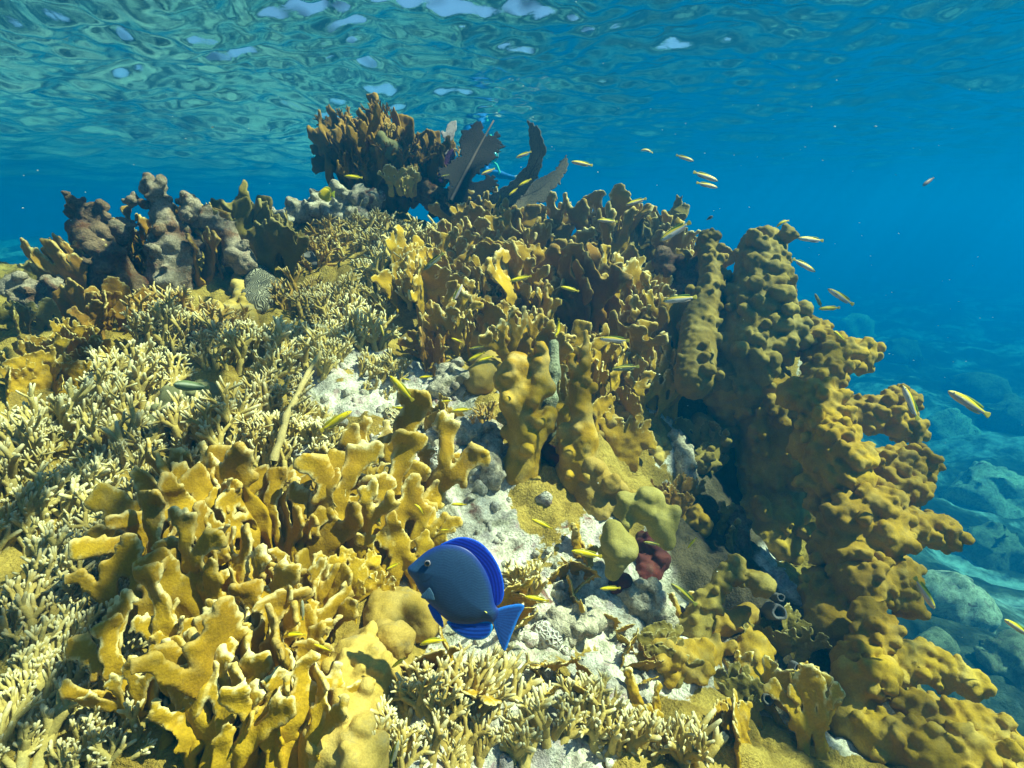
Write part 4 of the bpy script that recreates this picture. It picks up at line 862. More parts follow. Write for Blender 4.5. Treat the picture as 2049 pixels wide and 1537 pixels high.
# bare twisted branch and loose rubble
pb = [at(u, v, d_) for u, v, d_ in ((545, 925, 1.30), (575, 830, 1.34), (605, 765, 1.38), (640, 705, 1.44))]
def curve_pts(P, n): t = np.linspace(0, len(P) - 1, n); return np.stack([np.interp(t, np.arange(len(P)), np.array(P)[:, k]) for k in range(3)], 1)
c0 = curve_pts(pb, 24); c0 += (fbm(c0 * 30, 2, 3)[:, None] - .5) * .012
c1 = curve_pts([c0[11], at(630, 770, 1.36)], 24); c2 = curve_pts([c0[9], at(622, 792, 1.34)], 24); c3 = curve_pts([c0[13], at(628, 742, 1.4)], 24)
Vb, qb, tb, _t = tubes(np.array([c0, c1, c2, c3]), np.stack([np.linspace(.010, .005, 24)] + [np.linspace(.0045, .0022, 24)] * 3) * (1 + .15 * np.sin(np.arange(24) * 1.9)), 9)
link('bare_branch', mesh('bare_branch', Vb - c0[0], [qb, tb], M['finger'], np.full(len(Vb), .35)), label='bare twisted cream coral branch rising out of the finger corals', cat='coral branch', loc=c0[0])
r = np.random.default_rng(77); VV, QQ, off = [], [], 0
nu, nv = 9, 6; th = np.arange(nu) * 2 * pi / nu; ph = np.linspace(.12, pi - .12, nv)
sph = np.array([(sin(p) * cos(a), sin(p) * sin(a), cos(p)) for p in ph for a in th]); sq = np.array([(k * nu + s_, k * nu + (s_ + 1) % nu, (k + 1) * nu + (s_ + 1) % nu, (k + 1) * nu + s_)[::-1] for k in range(nv - 1) for s_ in range(nu)])
for i in range(260):
    k = r.integers(len(gul) - 1); t_ = r.random(); c = gul[k] * (1 - t_) + gul[k + 1] * t_; x, y = c[0] + r.normal(0, .13), c[1] + r.normal(0, .09); s_ = r.uniform(.05, .13) ** 2
    v_ = sph * s_ * r.uniform(.6, 1.3, 3); v_ = v_ * (1 + 1.1 * (noise(sph * 2.3 + i, i)[:, None] - .4)); VV.append(v_ + (x, y, float(ground(x, y)) + s_ * .25)); QQ.append(sq + off); off += len(v_)
Vr = np.concatenate(VV); me = mesh('coral_rubble', Vr, np.concatenate(QQ), M['rock'], np.full(len(Vr), .22)); link('coral_rubble', me, kind='stuff', label='loose white coral rubble filling the gully', cat='rubble')

# ------------------------------------------------------------------ reef heads on the deep floor to the right, far in the haze
def floor_hit(u, v):
    d = np.arange(2.0, 30, .03); P = at(u, v, 1.0)[None] * d[:, None]; g = floor_z(P[:, 0], P[:, 1]); k = np.argmax(P[:, 2] < g); return P[k], d[k]
M['far_dark'] = rock_material('far_reef', (.42, .38, .26), 0)
M['far_pale'] = rock_material('far_pale_reef', (.9, .85, .68), 0)
gH = 'reef heads on the deep sea floor'
for u, v, rp, mt, lab in ((1700, 655, 40, 'far_pale', 'pale rounded reef head peeping over the skyline knobs at the right'), (1800, 690, 34, 'far_dark', 'dim reef head right of the pale rounded one'),
   (1940, 770, 44, 'far_dark', 'dark reef head behind the largest open water wrasse'), (2030, 820, 46, 'far_dark', 'darkest reef head at the right edge above the pale shelf'), (1900, 850, 34, 'far_pale', 'small pale head beside the middle skyline knobs'),
   (1960, 960, 60, 'far_pale', 'broad pale shelf of rock in the turquoise water'), (1990, 1080, 60, 'far_dark', 'shadowed reef head below the broad pale shelf'), (1900, 1190, 50, 'far_pale', 'pale bushy head beside the nose down wrasse'),
   (2030, 1300, 55, 'far_dark', 'nearest rubble head at the lower right edge'), (1860, 1290, 36, 'far_dark', 'dark little head behind the long knobby arm')):
    P, d_ = floor_hit(u, v + rp * .6); mass('coral_outcrop', lab, [[(u - rp * .5, v + rp * .5, rp * .6), (u, v + rp * .3, rp * .8), (u + rp * .7, v + rp * .6, rp * .6)], [(u, v + rp, rp), (u + rp * .3, v + rp * 1.2, rp)]], 240, rp * .15, mt, h=.009 * d_, d=float(d_), k=.004 * d_, amp=.03 * d_, freq=14 / d_, cat='reef outcrop', group=gH)
for u, v, hh, lab in ((1690, 640, .55, 'feathery soft coral on the pale rounded reef head'), (1830, 700, .5, 'faint soft coral bush right of the stepped skyline knobs')):
    P, d_ = floor_hit(u, v + 30); coral('spike', 0, 0, 9, 8, hh, lab, mat='blade_olive', root=P, lean=(0, 0), spread=1.2, tipx=.3, name='soft_coral', group='soft corals far below')
# ------------------------------------------------------------------ fish
def seg_dist(X, Z, poly):
    """signed distance to a closed polygon, negative inside"""
    P = np.array(poly, float); d = np.full(X.shape, 1e9); ins = np.zeros(X.shape, bool)
    for a, b in zip(P, np.roll(P, -1, 0)):
        ab = b - a; t = np.clip(((X - a[0]) * ab[0] + (Z - a[1]) * ab[1]) / (ab @ ab + 1e-12), 0, 1)
        d = np.minimum(d, np.hypot(X - a[0] - t * ab[0], Z - a[1] - t * ab[1]))
        c = ((a[1] > Z) != (b[1] > Z)) & (X < (b[0] - a[0]) * (Z - a[1]) / (b[1] - a[1] + 1e-12) + a[0]); ins ^= c
    return np.where(ins, -d, d)
def smooth_poly(P, n=4):
    P = np.array(P, float)
    for _ in range(n):
        q = np.roll(P, -1, 0); P = np.stack((P * .75 + q * .25, P * .25 + q * .75), 1).reshape(-1, 2)
    return P
def slab(poly, h, thick, edge, power=.5, flat=False):
    """body with the outline poly in x/z, swelling to +-thick in y: V, Q, distance inside the outline"""
    P = np.array(poly); lo = P.min(0) - 3 * h; hi = P.max(0) + 3 * h
    X, Z = np.meshgrid(np.arange(lo[0], hi[0], h), np.arange(lo[1], hi[1], h), indexing='ij'); f = seg_dist(X, Z, P)
    T = thick * (1 - (1 - np.clip(-f / edge, 0, 1)) ** 2) ** power if not flat else np.full(X.shape, thick)
    hy = max(min(h, thick / 3), h * .35); Y = np.arange(-thick - 2 * hy, thick + 2.5 * hy, hy)
    F = np.where(f[:, None] < 0, np.abs(Y)[None, :, None] - np.maximum(T[:, None], hy * .4), np.hypot(f[:, None], np.abs(Y)[None, :, None]))
    F = np.where(f[:, None] < 0, np.maximum(F, f[:, None]), F).astype(np.float32)
    V, Q = snets(F, (lo[0], Y[0], lo[1]), np.array((h, hy, h)))
    ii = np.clip(((V[:, 0] - lo[0]) / h).round().astype(int), 0, X.shape[0] - 1); jj = np.clip(((V[:, 2] - lo[1]) / h).round().astype(int), 0, X.shape[1] - 1)
    return V, Q, -f[ii, jj]
def relax(V, Q, n=3):
    for _ in range(n):
        s_ = np.zeros_like(V); c = np.zeros(len(V))
        for k in range(4):
            a, b = Q[:, k], Q[:, (k + 1) % 4]; np.add.at(s_, a, V[b]); np.add.at(s_, b, V[a]); np.add.at(c, a, 1); np.add.at(c, b, 1)
        V = V * .5 + .5 * s_ / c[:, None]
    return V
M['fish'] = tint_mat('fish_skin', .45, .4, 300, .12); M['fin'] = tint_mat('fish_fin', .6, .3, 400, .1); M['eye'] = tint_mat('fish_eye', .15, .6, 10, 0)
def ball_mesh(name, r_, sq=1., col=((.01, .01, .012), (.75, .7, .62)), pupil=.75, ax=1):
    n = 16; th = np.arange(n) * 2 * pi / n; ph = np.linspace(0, pi, 11)[1:-1]
    V = np.array([(sin(p) * cos(a), -cos(p) * sq, sin(p) * sin(a)) for p in ph for a in th] + [(0, -sq, 0), (0, sq, 0)]); K = len(ph)
    Q = np.array([(k * n + s_, k * n + (s_ + 1) % n, (k + 1) * n + (s_ + 1) % n, (k + 1) * n + s_) for k in range(K - 1) for s_ in range(n)])
    T = np.array([(K * n, (s_ + 1) % n, s_) for s_ in range(n)] + [(K * n + 1, (K - 1) * n + s_, (K - 1) * n + (s_ + 1) % n) for s_ in range(n)])
    rr = np.hypot(V[:, 0], V[:, 2]); c = np.where((rr < pupil)[:, None], np.array(col[0]), np.array(col[1])); c[(rr > .93)] = (.03, .04, .08)
    return mesh(name, V * r_, [Q, T], M['eye'], c)

# --- the blue tang, 20 cm long, drawn from its own outline (units: pixels of an enlarged view, turned to metres)
TD = .86; k_ = TD / FPX / 5.49; tx, tz = 700., 640.
def tp(L): return smooth_poly([((x - tx) * k_, -(y - tz) * k_) for x, y in L], 3)
tang = bpy.data.objects.new('surgeonfish', None); COL.objects.link(tang); tang.location = at(780 + tx / 5.49, 1050 + tz / 5.49, TD)
tang.rotation_euler = (-PITCH * 1.0, 0, 0); tang['label'] = 'blue disc shaped surgeonfish with violet blue fins swimming over the white gully'; tang['category'] = 'fish'
def add_part(parent, name, VQ, col, mat='fin', rel=3):
    V, Q = relax(VQ[0], VQ[1], rel), VQ[1]; return link(name, mesh(name, V, Q, M[mat], col), parent=parent)
body = tp([(185, 478), (232, 432), (300, 372), (400, 288), (490, 240), (600, 205), (740, 215), (860, 262), (960, 350), (1050, 480), (1110, 620), (1140, 760), (1158, 890), (1210, 930), (1200, 985), (1165, 1050), (1130, 1082), (1060, 1058), (960, 1092), (800, 1100), (660, 1075), (570, 1005), (470, 905), (380, 820), (310, 715), (262, 610), (225, 568), (192, 520)])
b_ = slab(body, .0013, .0105, .060, .55)
xs = b_[0][:, 0] / k_ + tx; ys = -b_[0][:, 2] / k_ + ty if False else -b_[0][:, 2] / k_ + tz
wl = np.sin((ys + 26 * np.sin(xs / 62) + 9 * np.sin(xs / 23) + .10 * xs) / 4.6); ins = sstep(430, 620, xs) * sstep(0, 55 * k_, b_[2])
c = np.array((.024, .062, .155)) + .012 * (wl * ins)[:, None] * np.array((.6, 1.2, 1.4)); edge = 1 - sstep(0, 75 * k_, b_[2])
c = c * (1 - edge[:, None] * .75) + np.array((.010, .035, .30)) * edge[:, None] * .75
head = sstep(470, 250, xs)[:, None]; c = c * (1 - head * .5) + np.array((.035, .11, .24)) * head * .5
gill = np.exp(-((np.hypot(xs - 335, (ys - 450)) - 165) / 8) ** 2) * sstep(500, 590, ys) * sstep(330, 400, xs); c = c * (1 - .45 * gill[:, None])
mouth = np.exp(-((ys - 525 - (xs - 190) * .25) / 6) ** 2) * (xs < 225); c = c * (1 - .7 * mouth[:, None])
low = sstep(940, 1040, ys)[:, None]; c = c * (1 - .35 * low)
add_part(tang, 'body', b_, c, 'fish', 4)
def fin(name, L, th, stripes=None, base=(.006, .035, .42), edgec=(.01, .16, .80), ew=26, dark=.5):
    s_ = slab(tp(L), .0013, th, .01, .5); x = s_[0][:, 0] / k_ + tx; y = -s_[0][:, 2] / k_ + tz; c = np.tile(np.array(base), (len(x), 1))
    if stripes is not None: w_ = np.clip(stripes(x, y), -1, 1)[:, None]; c = c * (1 - dark * .5 * (1 - w_)) + np.array((.004, .03, .10)) * (.5 + .5 * w_) * .6
    e = (1 - sstep(ew * .35 * k_, ew * k_, s_[2]))[:, None]; c = c * (1 - e) + np.array(edgec) * e
    return add_part(tang, name, s_, c, 'fin', 2)
fin('dorsal_fin', [(520, 232), (640, 172), (760, 128), (880, 140), (1000, 190), (1110, 300), (1200, 450), (1250, 600), (1262, 750), (1235, 860), (1150, 915), (1100, 800), (1060, 640), (990, 480), (900, 360), (800, 280), (660, 240)], .0016, lambda x, y: np.sin(np.hypot(x - 620, (y - 760)) / 5.6 + np.sin(y / 90)), base=(.006, .018, .50), edgec=(.008, .10, .75))
fin('anal_fin', [(600, 1040), (650, 1120), (720, 1190), (830, 1250), (950, 1276), (1050, 1258), (1115, 1200), (1138, 1120), (1110, 1050), (1000, 1060), (800, 1075)], .0016, lambda x, y: np.sin((y - .08 * x + .0006 * (x - 900) ** 2) / 7.0), base=(.006, .06, .52), edgec=(.02, .32, .85))
fin('pelvic_fin', [(520, 880), (400, 860), (430, 935), (480, 1040), (540, 1105), (585, 1140), (597, 1120), (588, 1060), (560, 980)], .0018, None, base=(.012, .07, .46), ew=12)
fin('tail_fin', [(1125, 960), (1185, 915), (1300, 882), (1450, 862), (1495, 895), (1425, 1000), (1370, 1140), (1310, 1290), (1270, 1415), (1215, 1340), (1165, 1190), (1130, 1080)], .0016, lambda x, y: np.sin(np.arctan2(y - 1000, x - 1000) * 60), base=(.020, .075, .36), edgec=(.02, .20, .80), dark=.25, ew=34)
pf = fin('pectoral_fin', [(440, 650), (400, 700), (335, 765), (380, 790), (450, 800), (510, 812), (500, 740), (470, 680)], .0008, lambda x, y: np.sin(np.arctan2(y - 640, x - 440) * 30), base=(.040, .095, .17), edgec=(.05, .11, .19), ew=14, dark=.3); pf.location = (.0, -.0112, 0)
for s_ in (-1, 1):
    e = link('eye', ball_mesh('eye', 38 * k_, .5, col=((.008, .008, .012), (.30, .27, .30)), pupil=.72), parent=tang); e.location = ((425 - tx) * k_, s_ * .0098, -(400 - tz) * k_)
    if s_ > 0: e.rotation_euler = (0, 0, pi)
    y_ = slab(smooth_poly([((x - 1055) * k_, -(y - 940) * k_) for x, y in ((1035, 925), (1060, 930), (1078, 950), (1060, 952))], 2), .0005, .001, .002); sp = link('tail_spine', mesh('tail_spine', y_[0], y_[1], M['fin'], np.tile((.75, .72, .15), (len(y_[0]), 1))), parent=tang); sp.location = ((1055 - tx) * k_, s_ * .0075, -(940 - tz) * k_)

# --- wrasse: slender body, unit length, head towards -X, back up; 'bend' curls the body
def wrasse_meshes(bend, scheme):
    K, S_ = 26, 16; t = np.linspace(0, 1, K)                     # 0 snout, 1 tail root
    hh = np.interp(t, (0, .04, .12, .28, .45, .65, .85, 1), (.012, .038, .068, .094, .098, .082, .050, .036)) * scheme.get('deep', 1); ww = hh * np.interp(t, (0, .3, 1), (.75, .62, .35)) * scheme.get('wide', 1)
    zc = np.interp(t, (0, .3, 1), (-.008, 0, .006)); th = np.arange(S_) * 2 * pi / S_ + pi / 2
    V = np.stack((np.repeat(t * .86 - .45, S_), (ww[:, None] * np.cos(th)).ravel(), (zc[:, None] + hh[:, None] * np.sin(th)).ravel()), 1)
    rel = np.tile(np.sin(th), K); tt = np.repeat(t, S_)
    V = np.concatenate((V, [(-.462, 0, -.008)], [(.43, 0, .006)])); rel = np.append(rel, (0, 0)); tt = np.append(tt, (0, 1))
    Q = np.array([(k * S_ + s_, k * S_ + (s_ + 1) % S_, (k + 1) * S_ + (s_ + 1) % S_, (k + 1) * S_ + s_)[::-1] for k in range(K - 1) for s_ in range(S_)])
    T = np.array([(K * S_, (s_ + 1) % S_, s_)[::-1] for s_ in range(S_)] + [(K * S_ + 1, (K - 1) * S_ + s_, (K - 1) * S_ + (s_ + 1) % S_)[::-1] for s_ in range(S_)])
    C = np.zeros((len(V), 3))
    for lo_, col in scheme['bands']: C[rel >= lo_] = col
    if scheme.get('snout'): C[tt < .05] = scheme['snout']
    def bd(V): a = V[:, 0]; V = V.copy(); V[:, 1] += bend * .35 * (a * a * 4 - .5) * .25 ; V[:, 2] += bend * .10 * (a * a * 4 - .5) * -1; return V
    nx = slab(smooth_poly([(-.22, .085), (-.05, .13), (.25, .125), (.37, .095), (.36, .05), (0, .07)], 2), .012, .006, .02); an = slab(smooth_poly([(.0, -.08), (.06, -.118), (.30, -.10), (.37, -.07), (.34, -.035)], 2), .012, .006, .02)
    tl = slab(smooth_poly([(.37, .034), (.44, .045), (.54, .085), (.555, .02), (.55, -.03), (.535, -.075), (.44, -.035), (.37, -.026)], 2), .012, .006, .02); pc = slab(smooth_poly([(-.22, -.0), (-.16, .03), (-.09, .02), (-.08, -.02), (-.14, -.035)], 2), .01, .004, .02)
    one = lambda n_, s_, col: mesh(n_, bd(s_[0]), s_[1], M['fin'], np.tile(col, (len(s_[0]), 1)))
    return dict(body=mesh('body', bd(V), [Q, T], M['fish'], C), dorsal_fin=one('dorsal_fin', nx, scheme['fin']), anal_fin=one('anal_fin', an, scheme['afin']), tail_fin=one('tail_fin', tl, scheme['tail']), pectoral_fin=one('pectoral_fin', pc, scheme['pec']), eye=ball_mesh('eye', .016, .6, pupil=.6))
Y1 = (.95, .72, .004)
SCH = {
 'white': dict(bands=[(-1, (.85, .66, .62)), (-.35, (.88, .82, .74)), (.12, (.035, .025, .03)), (.30, (.92, .66, .008)), (.86, (.10, .16, .015))], fin=(.16, .26, .02), afin=(.55, .40, .30), tail=(.55, .45, .05), pec=(.6, .55, .4), snout=(.45, .35, .15)),
 'plain': dict(bands=[(-1, (.64, .45, .42)), (-.2, (.72, .60, .42)), (.16, Y1), (.88, (.16, .22, .01))], fin=(.30, .36, .02), afin=(.6, .45, .2), tail=(.62, .50, .05), pec=(.65, .55, .3)),
 'gold': dict(bands=[(-1, (.72, .55, .22)), (-.45, Y1), (.10, (.36, .10, .008)), (.26, Y1), (.9, (.30, .30, .01))], fin=(.45, .40, .01), afin=(.62, .46, .03), tail=(.62, .46, .03), pec=(.6, .5, .1)),
 'olive': dict(bands=[(-1, (.32, .32, .22)), (-.3, (.42, .42, .34)), (.0, (.05, .05, .03)), (.28, (.40, .34, .02)), (.8, (.06, .09, .01))], fin=(.10, .14, .02), afin=(.3, .3, .15), tail=(.3, .3, .05), pec=(.4, .4, .2))}
PRO = {}
def fish(kind, head, tail, d, label, bend=0, cat='fish', group='yellow striped wrasses', name='wrasse', out=0.0):
    """head and tail in photo px, d metres ahead; out turns the head towards (+) or away from the viewer"""
    key = (kind, bend)
    if key not in PRO: PRO[key] = wrasse_meshes(bend, SCH[kind])
    m_ = PRO[key]; A = at(*head, d - out * .5 * .03); B_ = at(*tail, d + out * .5 * .03); c = (A + B_) / 2; ax = B_ - A; L = np.linalg.norm(ax) ; x = ax / L
    up = U_ if abs(x @ U_) < .93 else np.array((1., 0, 0)) * np.sign(x @ U_)
    y = np.cross(up, x); y /= np.linalg.norm(y); z = np.cross(x, y)
    from mathutils import Matrix
    Mx = Matrix(((x[0], y[0], z[0], c[0]), (x[1], y[1], z[1], c[1]), (x[2], y[2], z[2], c[2]), (0, 0, 0, 1))) @ Matrix.Scale(L * .98, 4)
    root = bpy.data.objects.new(name, None); COL.objects.link(root); root.matrix_world = Mx; root['label'] = label; root['category'] = cat
    if group: root['group'] = group
    for n_, me in m_.items():
        for s_ in ((-1, 1) if n_ in ('eye', 'pectoral_fin') else (0,)):
            o = bpy.data.objects.new(n_, me); COL.objects.link(o); o.parent = root
            if n_ == 'eye':
                yb = bend * .35 * (.1156 * 4 - .5) * .25; o.location = (-.355, yb + s_ * .042 * SCH[kind].get('wide', 1), .012)
                if s_ > 0: o.rotation_euler = (0, 0, pi)
            if n_ == 'pectoral_fin': o.location = (0, s_ * .062 * SCH[kind].get('wide', 1), -.01); o.rotation_euler = (0, 0, 0)
    return root
for f_ in (
 ('plain', (1031, 316), (1062, 304), 1.9, 'bright wrasse between the dark fan and the horn like fan', 0),
 ('plain', (1141, 323), (1184, 331), 1.9, 'wrasse just right of the raised tip of the wide grey fan', 0),
 ('plain', (961, 350), (989, 338), 2.2, 'wrasse over the blue swimmer, right of the dark sea fan', 0),
 ('gold', (687, 352), (724, 356), 2.2, 'wrasse over the grey rocks at the foot of the dark brown coral head', 0),
 ('gold', (1036, 373), (1062, 359), 2.1, 'upper of two small yellow wrasses at the base of the sea fans', 0),
 ('gold', (1017, 392), (1035, 377), 2.1, 'lower of two small yellow wrasses at the base of the sea fans', 0),
 ('olive', (881, 354), (898, 350), 2.3, 'tiny dim wrasse between the pale gold cap and the dark sea fan', 0),
 ('white', (1281, 300), (1306, 304), 1.8, 'plump foreshortened wrasse, the leftmost of those in open water', 1),
 ('plain', (1250, 411), (1292, 398), 1.8, 'wrasse just above the skyline blades, left of the fan lobed coral', 0),
 ('plain', (1193, 440), (1234, 444), 1.8, 'wrasse in front of the slender skyline blade coral', 0),
 ('olive', (845, 542), (886, 508), 1.8, 'slanting olive backed wrasse over the narrow yellow blades', 0),
 ('white', (926, 566), (908, 602), 1.7, 'wrasse pointing steeply up with a black stripe, in mid slope', 0),
 ('gold', (1018, 563), (1062, 553), 1.7, 'wrasse passing the pocket of white rubble in mid slope', 0),
 ('gold', (1120, 573), (1157, 583), 1.7, 'wrasse left of the tall orange blade coral', 0),
 ('white', (1390, 323), (1354, 311), 1.8, 'highest wrasse facing right in the open blue water', 0),
 ('white', (1439, 363), (1389, 345), 1.75, 'upper of the pair of wrasses in the open blue water', 0),
 ('white', (1438, 376), (1395, 366), 1.8, 'lower of the pair of wrasses in the open blue water', 0),
 ('white', (1316, 484), (1380, 446), 1.55, 'big wrasse climbing the skyline left of the knobby columns', 0),
 ('white', (1322, 603), (1392, 595), 1.5, 'big black striped wrasse beside the knobby column', 0),
 ('gold', (1552, 454), (1578, 440), 1.8, 'small curled wrasse just above the lump crowned column', 1),
 ('white', (1594, 476), (1646, 482), 1.75, 'wrasse facing left in the blue, right of the lump crowned column', 0),
 ('white', (1634, 545), (1588, 519), 1.75, 'wrasse diving along the edge of the lump crowned column', 0),
 ('white', (1654, 576), (1706, 609), 1.6, 'bright banded wrasse in the blue above the small stepped knobs', 0),
 ('olive', (1630, 586), (1644, 616), 1.7, 'pale wrasse hanging upright beside the bright banded one', 0),
 ('gold', (1636, 618), (1679, 616), 1.6, 'yellow wrasse lying level under the bright banded one', 0),
 ('gold', (1667, 661), (1690, 681), 1.75, 'yellow wrasse half hidden at the skyline knobs', 0),
 ('white', (1805, 767), (1836, 838), 1.35, 'large wrasse heading up in front of the knobby shelf at the skyline', 0),
 ('plain', (1893, 779), (1977, 831), 1.35, 'largest wrasse in open water, far right', 0),
 ('white', (1196, 677), (1257, 682), 1.4, 'wrasse with a black spot on its back above the spired coral', 0),
 ('olive', (1221, 739), (1277, 734), 1.4, 'brownish wrasse in front of the dark hollow', 0),
 ('gold', (761, 649), (768, 671), 1.55, 'tiny yellow wrasse over the dark green patch at the finger thicket', 0),
 ('gold', (1111, 677), (1119, 639), 1.4, 'curved yellow wrasse above the algae coated column', 1),
 ('gold', (902, 676), (924, 685), 1.55, 'tiny wrasse at the left of the lit yellow pad', 0),
 ('olive', (937, 699), (966, 694), 1.5, 'uppermost of the three wrasses grouped on the lit yellow pad', 0),
 ('gold', (934, 723), (969, 706), 1.5, 'middle one of the three wrasses grouped on the lit yellow pad', 0),
 ('gold', (954, 724), (987, 713), 1.45, 'lowest of the three wrasses grouped on the lit yellow pad', 0),
 ('gold', (778, 749), (825, 801), 1.25, 'large wrasse slanting down at the head of the white gully', 0),
 ('gold', (837, 756), (864, 753), 1.5, 'small wrasse beside the narrow orange gold blade coral', 0),
 ('gold', (803, 757), (821, 761), 1.5, 'tiny wrasse above the head of the large slanting one', 0),
 ('gold', (825, 822), (786, 815), 1.4, 'wrasse above the touching pair of brain corals', 0),
 ('gold', (707, 820), (643, 862), 1.15, 'large gold wrasse swimming up to the right out of the fingers', 0),
 ('gold', (882, 804), (904, 802), 1.4, 'tiny wrasse over the small toothed blades', 0),
 ('gold', (903, 823), (942, 819), 1.35, 'wrasse over the right bank of the gully', 0),
 ('gold', (794, 856), (824, 846), 1.35, 'wrasse across the lower edge of the brain coral pair', 0),
 ('gold', (762, 873), (787, 862), 1.35, 'small wrasse behind the tallest pale gold blade', 0),
 ('gold', (894, 866), (897, 887), 1.4, 'tiny upright wrasse over the white boulder', 0),
 ('gold', (878, 987), (890, 991), 1.3, 'tiniest yellow wrasse over the middle of the white rubble', 1),
 ('gold', (829, 1007), (847, 1028), 1.1, 'curled wrasse at the left edge of the white rubble', 1),
 ('gold', (901, 1009), (932, 1010), 1.2, 'small level wrasse in the middle of the white rubble', 0),
 ('gold', (880, 1061), (899, 1060), 1.15, 'small wrasse just above the back of the blue fish', 0),
 ('gold', (771, 1141), (799, 1127), 1.0, 'small wrasse left of the snout of the blue fish', 0),
 ('gold', (1062, 1038), (1104, 1058), 1.1, 'gold wrasse above the twig coral with pale tips', 0),
 ('gold', (1140, 1101), (1202, 1114), 1.05, 'gold wrasse with a dark back spot left of the smooth green lobes', 0),
 ('olive', (1286, 1084), (1318, 1090), 1.15, 'small wrasse in front of the dark red sponge', 0),
 ('gold', (1375, 1098), (1393, 1077), 1.3, 'tiny wrasse in the dark right of the green lobes', 0),
 ('gold', (1198, 1178), (1240, 1177), 1.1, 'level wrasse below the lower green lobe', 0),
 ('gold', (1047, 1193), (1097, 1203), 1.0, 'gold wrasse just right of the tail of the blue fish', 0),
 ('olive', (1340, 1165), (1392, 1210), 1.1, 'slanting olive wrasse before the pale crooked limb', 0),
 ('gold', (836, 1290), (890, 1280), .92, 'wrasse under the belly of the blue fish', 1),
 ('gold', (782, 1337), (810, 1317), .9, 'small wrasse above the tiled mound', 0),
 ('gold', (626, 1288), (662, 1303), .9, 'small wrasse over the shaded blades left of the smooth lump', 0),
 ('olive', (604, 1198), (606, 1240), .92, 'upright olive wrasse among the forked blades', 0),
 ('gold', (562, 1274), (610, 1269), .9, 'wrasse over the lower left blades', 1),
 ('plain', (1873, 1222), (1831, 1157), 1.15, 'large wrasse nose down in the turquoise water at the right', 0),
 ('plain', (2007, 1237), (2060, 1272), 1.2, 'wrasse cut by the right edge of the picture', 0),
 ('olive', (798, 1478), (782, 1532), .7, 'blurred green yellow wrasse at the bottom edge', 0),
): fish(*f_[:5], bend=f_[5])
SCH['parrot'] = dict(deep=1.5, wide=1.2, bands=[(-1, (.16, .22, .10)), (-.35, (.55, .60, .42)), (-.15, (.12, .17, .07)), (.25, (.55, .60, .42)), (.42, (.13, .18, .07))], fin=(.16, .2, .08), afin=(.2, .25, .1), tail=(.3, .32, .12), pec=(.2, .25, .1))
fish('parrot', (343, 769), (416, 776), 1.15, 'green fish with pale stripes over the warty boulder coral', name='parrotfish', group=None)
SCH['dark'] = dict(deep=2.2, wide=1.3, bands=[(-1, (.25, .25, .2)), (-.2, (.03, .03, .03)), (.5, (.16, .14, .03))], fin=(.05, .05, .03), afin=(.05, .05, .03), tail=(.2, .2, .1), pec=(.1, .1, .1))
fish('dark', (1427, 432), (1414, 440), 2.2, 'tiny black and white fish above the slim knobby column', name='damselfish', group=None)
SCH['orange'] = dict(deep=1.4, wide=1.2, bands=[(-1, (.55, .20, .12)), (.2, (.50, .22, .10))], fin=(.5, .2, .1), afin=(.5, .2, .1), tail=(.5, .2, .1), pec=(.5, .2, .1))
fish('orange', (1845, 373), (1868, 356), 3.6, 'faint reddish fish alone in the far blue water', name='reef_fish', group=None)
# juvenile tang: round yellow disc
jt = bpy.data.objects.new('yellow_tang', None); COL.objects.link(jt); jt.location = at(652, 389, 2.25); jt['label'] = 'small round yellow fish over the grey rock ridge'; jt['category'] = 'fish'; s_ = 2.25 / FPX; jt.rotation_euler = (-PITCH, 0, 0)
for n_, L, th_, col in (('body', [(-17, -1), (-11, 9), (-2, 13), (7, 10), (11, 3), (11, -3), (6, -11), (-3, -13), (-11, -9)], .007, (.72, .52, .01)), ('dorsal_fin', [(-9, 10), (0, 17), (9, 14), (13, 4), (8, 6), (0, 11)], .0015, (.55, .50, .01)), ('anal_fin', [(-6, -11), (2, -17), (10, -13), (12, -5), (6, -9)], .0015, (.55, .50, .01)), ('tail_fin', [(9, 3), (20, 9), (17, 0), (19, -9), (9, -3)], .0015, (.45, .48, .02))):
    q_ = slab(smooth_poly([(x * s_, z * s_) for x, z in L], 2), .0015, th_, .02); link(n_, mesh(n_, relax(q_[0], q_[1], 2), q_[1], M['fish'], np.tile(col, (len(q_[0]), 1))), parent=jt)
for sd in (-1, 1):
    e = link('eye', ball_mesh('eye', 1.7 * s_, .6, pupil=.7), parent=jt); e.location = (-10 * s_, sd * .0048, 2 * s_)
    if sd > 0: e.rotation_euler = (0, 0, pi)

# ------------------------------------------------------------------ the swimmer far behind the fans
SD = 7.6
def sp(u, v, dd=0): return at(u, v, SD + dd)
S = SDF(np.minimum.reduce([sp(900, 375), sp(1065, 240), sp(930, 280, 1.7), sp(1065, 375)]) - .25, np.maximum.reduce([sp(900, 375), sp(1065, 240), sp(930, 280, 1.7), sp(1065, 375)]) + .25, .017, .04)
S.cap(sp(962, 322), sp(955, 310, .45), .15, .15); S.cap(sp(955, 310, .45), sp(952, 300, .75), .14, .15)            # chest, hips
S.cap(sp(972, 318, -.12), sp(978, 314, -.2), .06, .06); S.ball(sp(982, 311, -.28), .105)                              # neck, head
S.cap(sp(958, 340, -.02), sp(1002, 350, -.12), .060, .045); S.cap(sp(1002, 350, -.12), sp(1034, 358, -.2), .045, .03)   # arm reaching right
S.cap(sp(1034, 358, -.2), sp(1042, 359, -.21), .034, .036)
for k in range(4): S.cap(sp(1042, 356 + k * 2.2, -.21), sp(1053, 354 + k * 3.6, -.22), .012, .009)
S.cap(sp(1038, 354, -.21), sp(1044, 348, -.22), .013, .010)
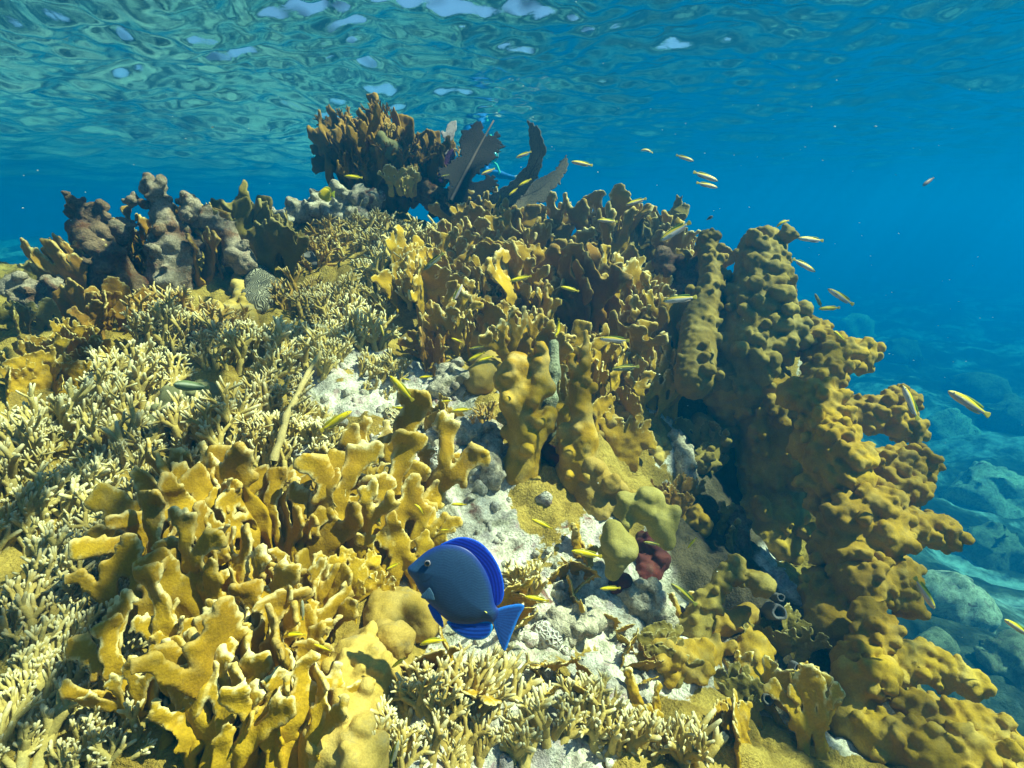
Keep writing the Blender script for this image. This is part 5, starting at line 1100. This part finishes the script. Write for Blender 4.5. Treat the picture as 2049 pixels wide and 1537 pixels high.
S.cap(sp(950, 330, .1), sp(938, 352, .1), .058, .045); S.cap(sp(938, 352, .1), sp(925, 365, .05), .045, .03); S.cap(sp(925, 365, .05), sp(918, 370, .04), .034, .03)
for s_ in (-1, 1): S.cap(sp(952 + 10 * s_, 300, .8), sp(948 + 12 * s_, 296, 1.2), .085, .06); S.cap(sp(948 + 12 * s_, 296, 1.2), sp(946 + 12 * s_, 292, 1.65), .058, .04)
V, Q = S.mesh(); O = V.mean(0)
u_, v_ = project(V); c = np.tile((.02, .16, .50), (len(V), 1)); c[(u_ > 1030)] = (.55, .45, .38); c[np.linalg.norm(V - sp(982, 311, -.28), axis=1) < .125] = (.40, .36, .30)
pr_ = bpy.data.objects.new('person', None); COL.objects.link(pr_); pr_.location = O; pr_['label'] = 'distant swimmer in a bright blue suit behind the sea fans, one arm reaching right'; pr_['category'] = 'person'
M['cloth'] = tint_mat('suit', .7, .3, 40, .3)
link('body', mesh('body', V - O, Q, M['cloth'], c), parent=pr_)
hm = ball_mesh('mask', .07, .6, col=((.02, .05, .06), (.05, .45, .35)), pupil=.8); mk = link('mask', hm, parent=pr_); mk.location = sp(986, 313, -.37) - O
Vs, q_, t_, _x = tubes(np.array([[sp(985, 322, -.36), sp(994, 330, -.36), sp(1000, 345, -.34), sp(998, 348, -.34)], [sp(980, 318, -.3), sp(976, 300, -.3), sp(980, 286, -.3), sp(982, 270, -.3)]]), np.full((2, 4), .014), 8)
link('snorkel', mesh('snorkel', Vs - O, [q_, t_], M['cloth'], np.tile((.10, .75, .45), (len(Vs), 1))), parent=pr_)

# drifting specks in the water
r = np.random.default_rng(5); V_, Q_, off = [], [], 0
oc = np.array([(1, 0, 0), (-1, 0, 0), (0, 1, 0), (0, -1, 0), (0, 0, 1), (0, 0, -1)], float); of = np.array([(0, 2, 4), (2, 1, 4), (1, 3, 4), (3, 0, 4), (2, 0, 5), (1, 2, 5), (3, 1, 5), (0, 3, 5)])
for i in range(420):
    p = np.array((r.uniform(-2.6, 3.6), r.uniform(.5, 5.5), r.uniform(-1.4, 1.0)))
    if p[2] < ground(p[0], p[1]) + .1: continue
    V_.append(oc * np.array((r.uniform(1, 3.2), 1, 1)) * r.uniform(.0005, .0011) * (1 + .35 * p[1]) + p); Q_.append(of + off); off += 6
m, t, b = newmat('specks'); b.inputs['Base Color'].default_value = (.8, .8, .75, 1)
link('marine_snow', mesh('marine_snow', np.concatenate(V_), np.concatenate(Q_), m), kind='stuff', label='fine pale specks drifting in the water', cat='specks')
# ------------------------------------------------------------------ the body of the water: one closed box of even haze
m = bpy.data.materials.new('sea_haze'); m.use_nodes = True; t = m.node_tree; t.nodes.remove(t.nodes["Principled BSDF"])
pv = t.nodes.new("ShaderNodeVolumePrincipled"); t.links.new(pv.outputs[0], t.nodes["Material Output"].inputs['Volume'])
pv.inputs['Color'].default_value = (.0, .095, .25, 1); pv.inputs['Absorption Color'].default_value = (0, .40, .60, 1)
pv.inputs['Density'].default_value = HAZE_D; pv.inputs['Anisotropy'].default_value = .35
zb = float(FZ.min()) - 1.0; zt = float(WZ.max()) + .05; L = 69.0
hv = np.array([(x, y + 3, z) for z in (zb, zt) for x, y in ((-L, -L), (L, -L), (L, L), (-L, L))], float)
hq = np.array([(3, 2, 1, 0), (4, 5, 6, 7), (0, 1, 5, 4), (1, 2, 6, 5), (2, 3, 7, 6), (3, 0, 4, 7)])
link('haze', mesh('haze', hv, hq, m, smooth=False), kind='stuff')
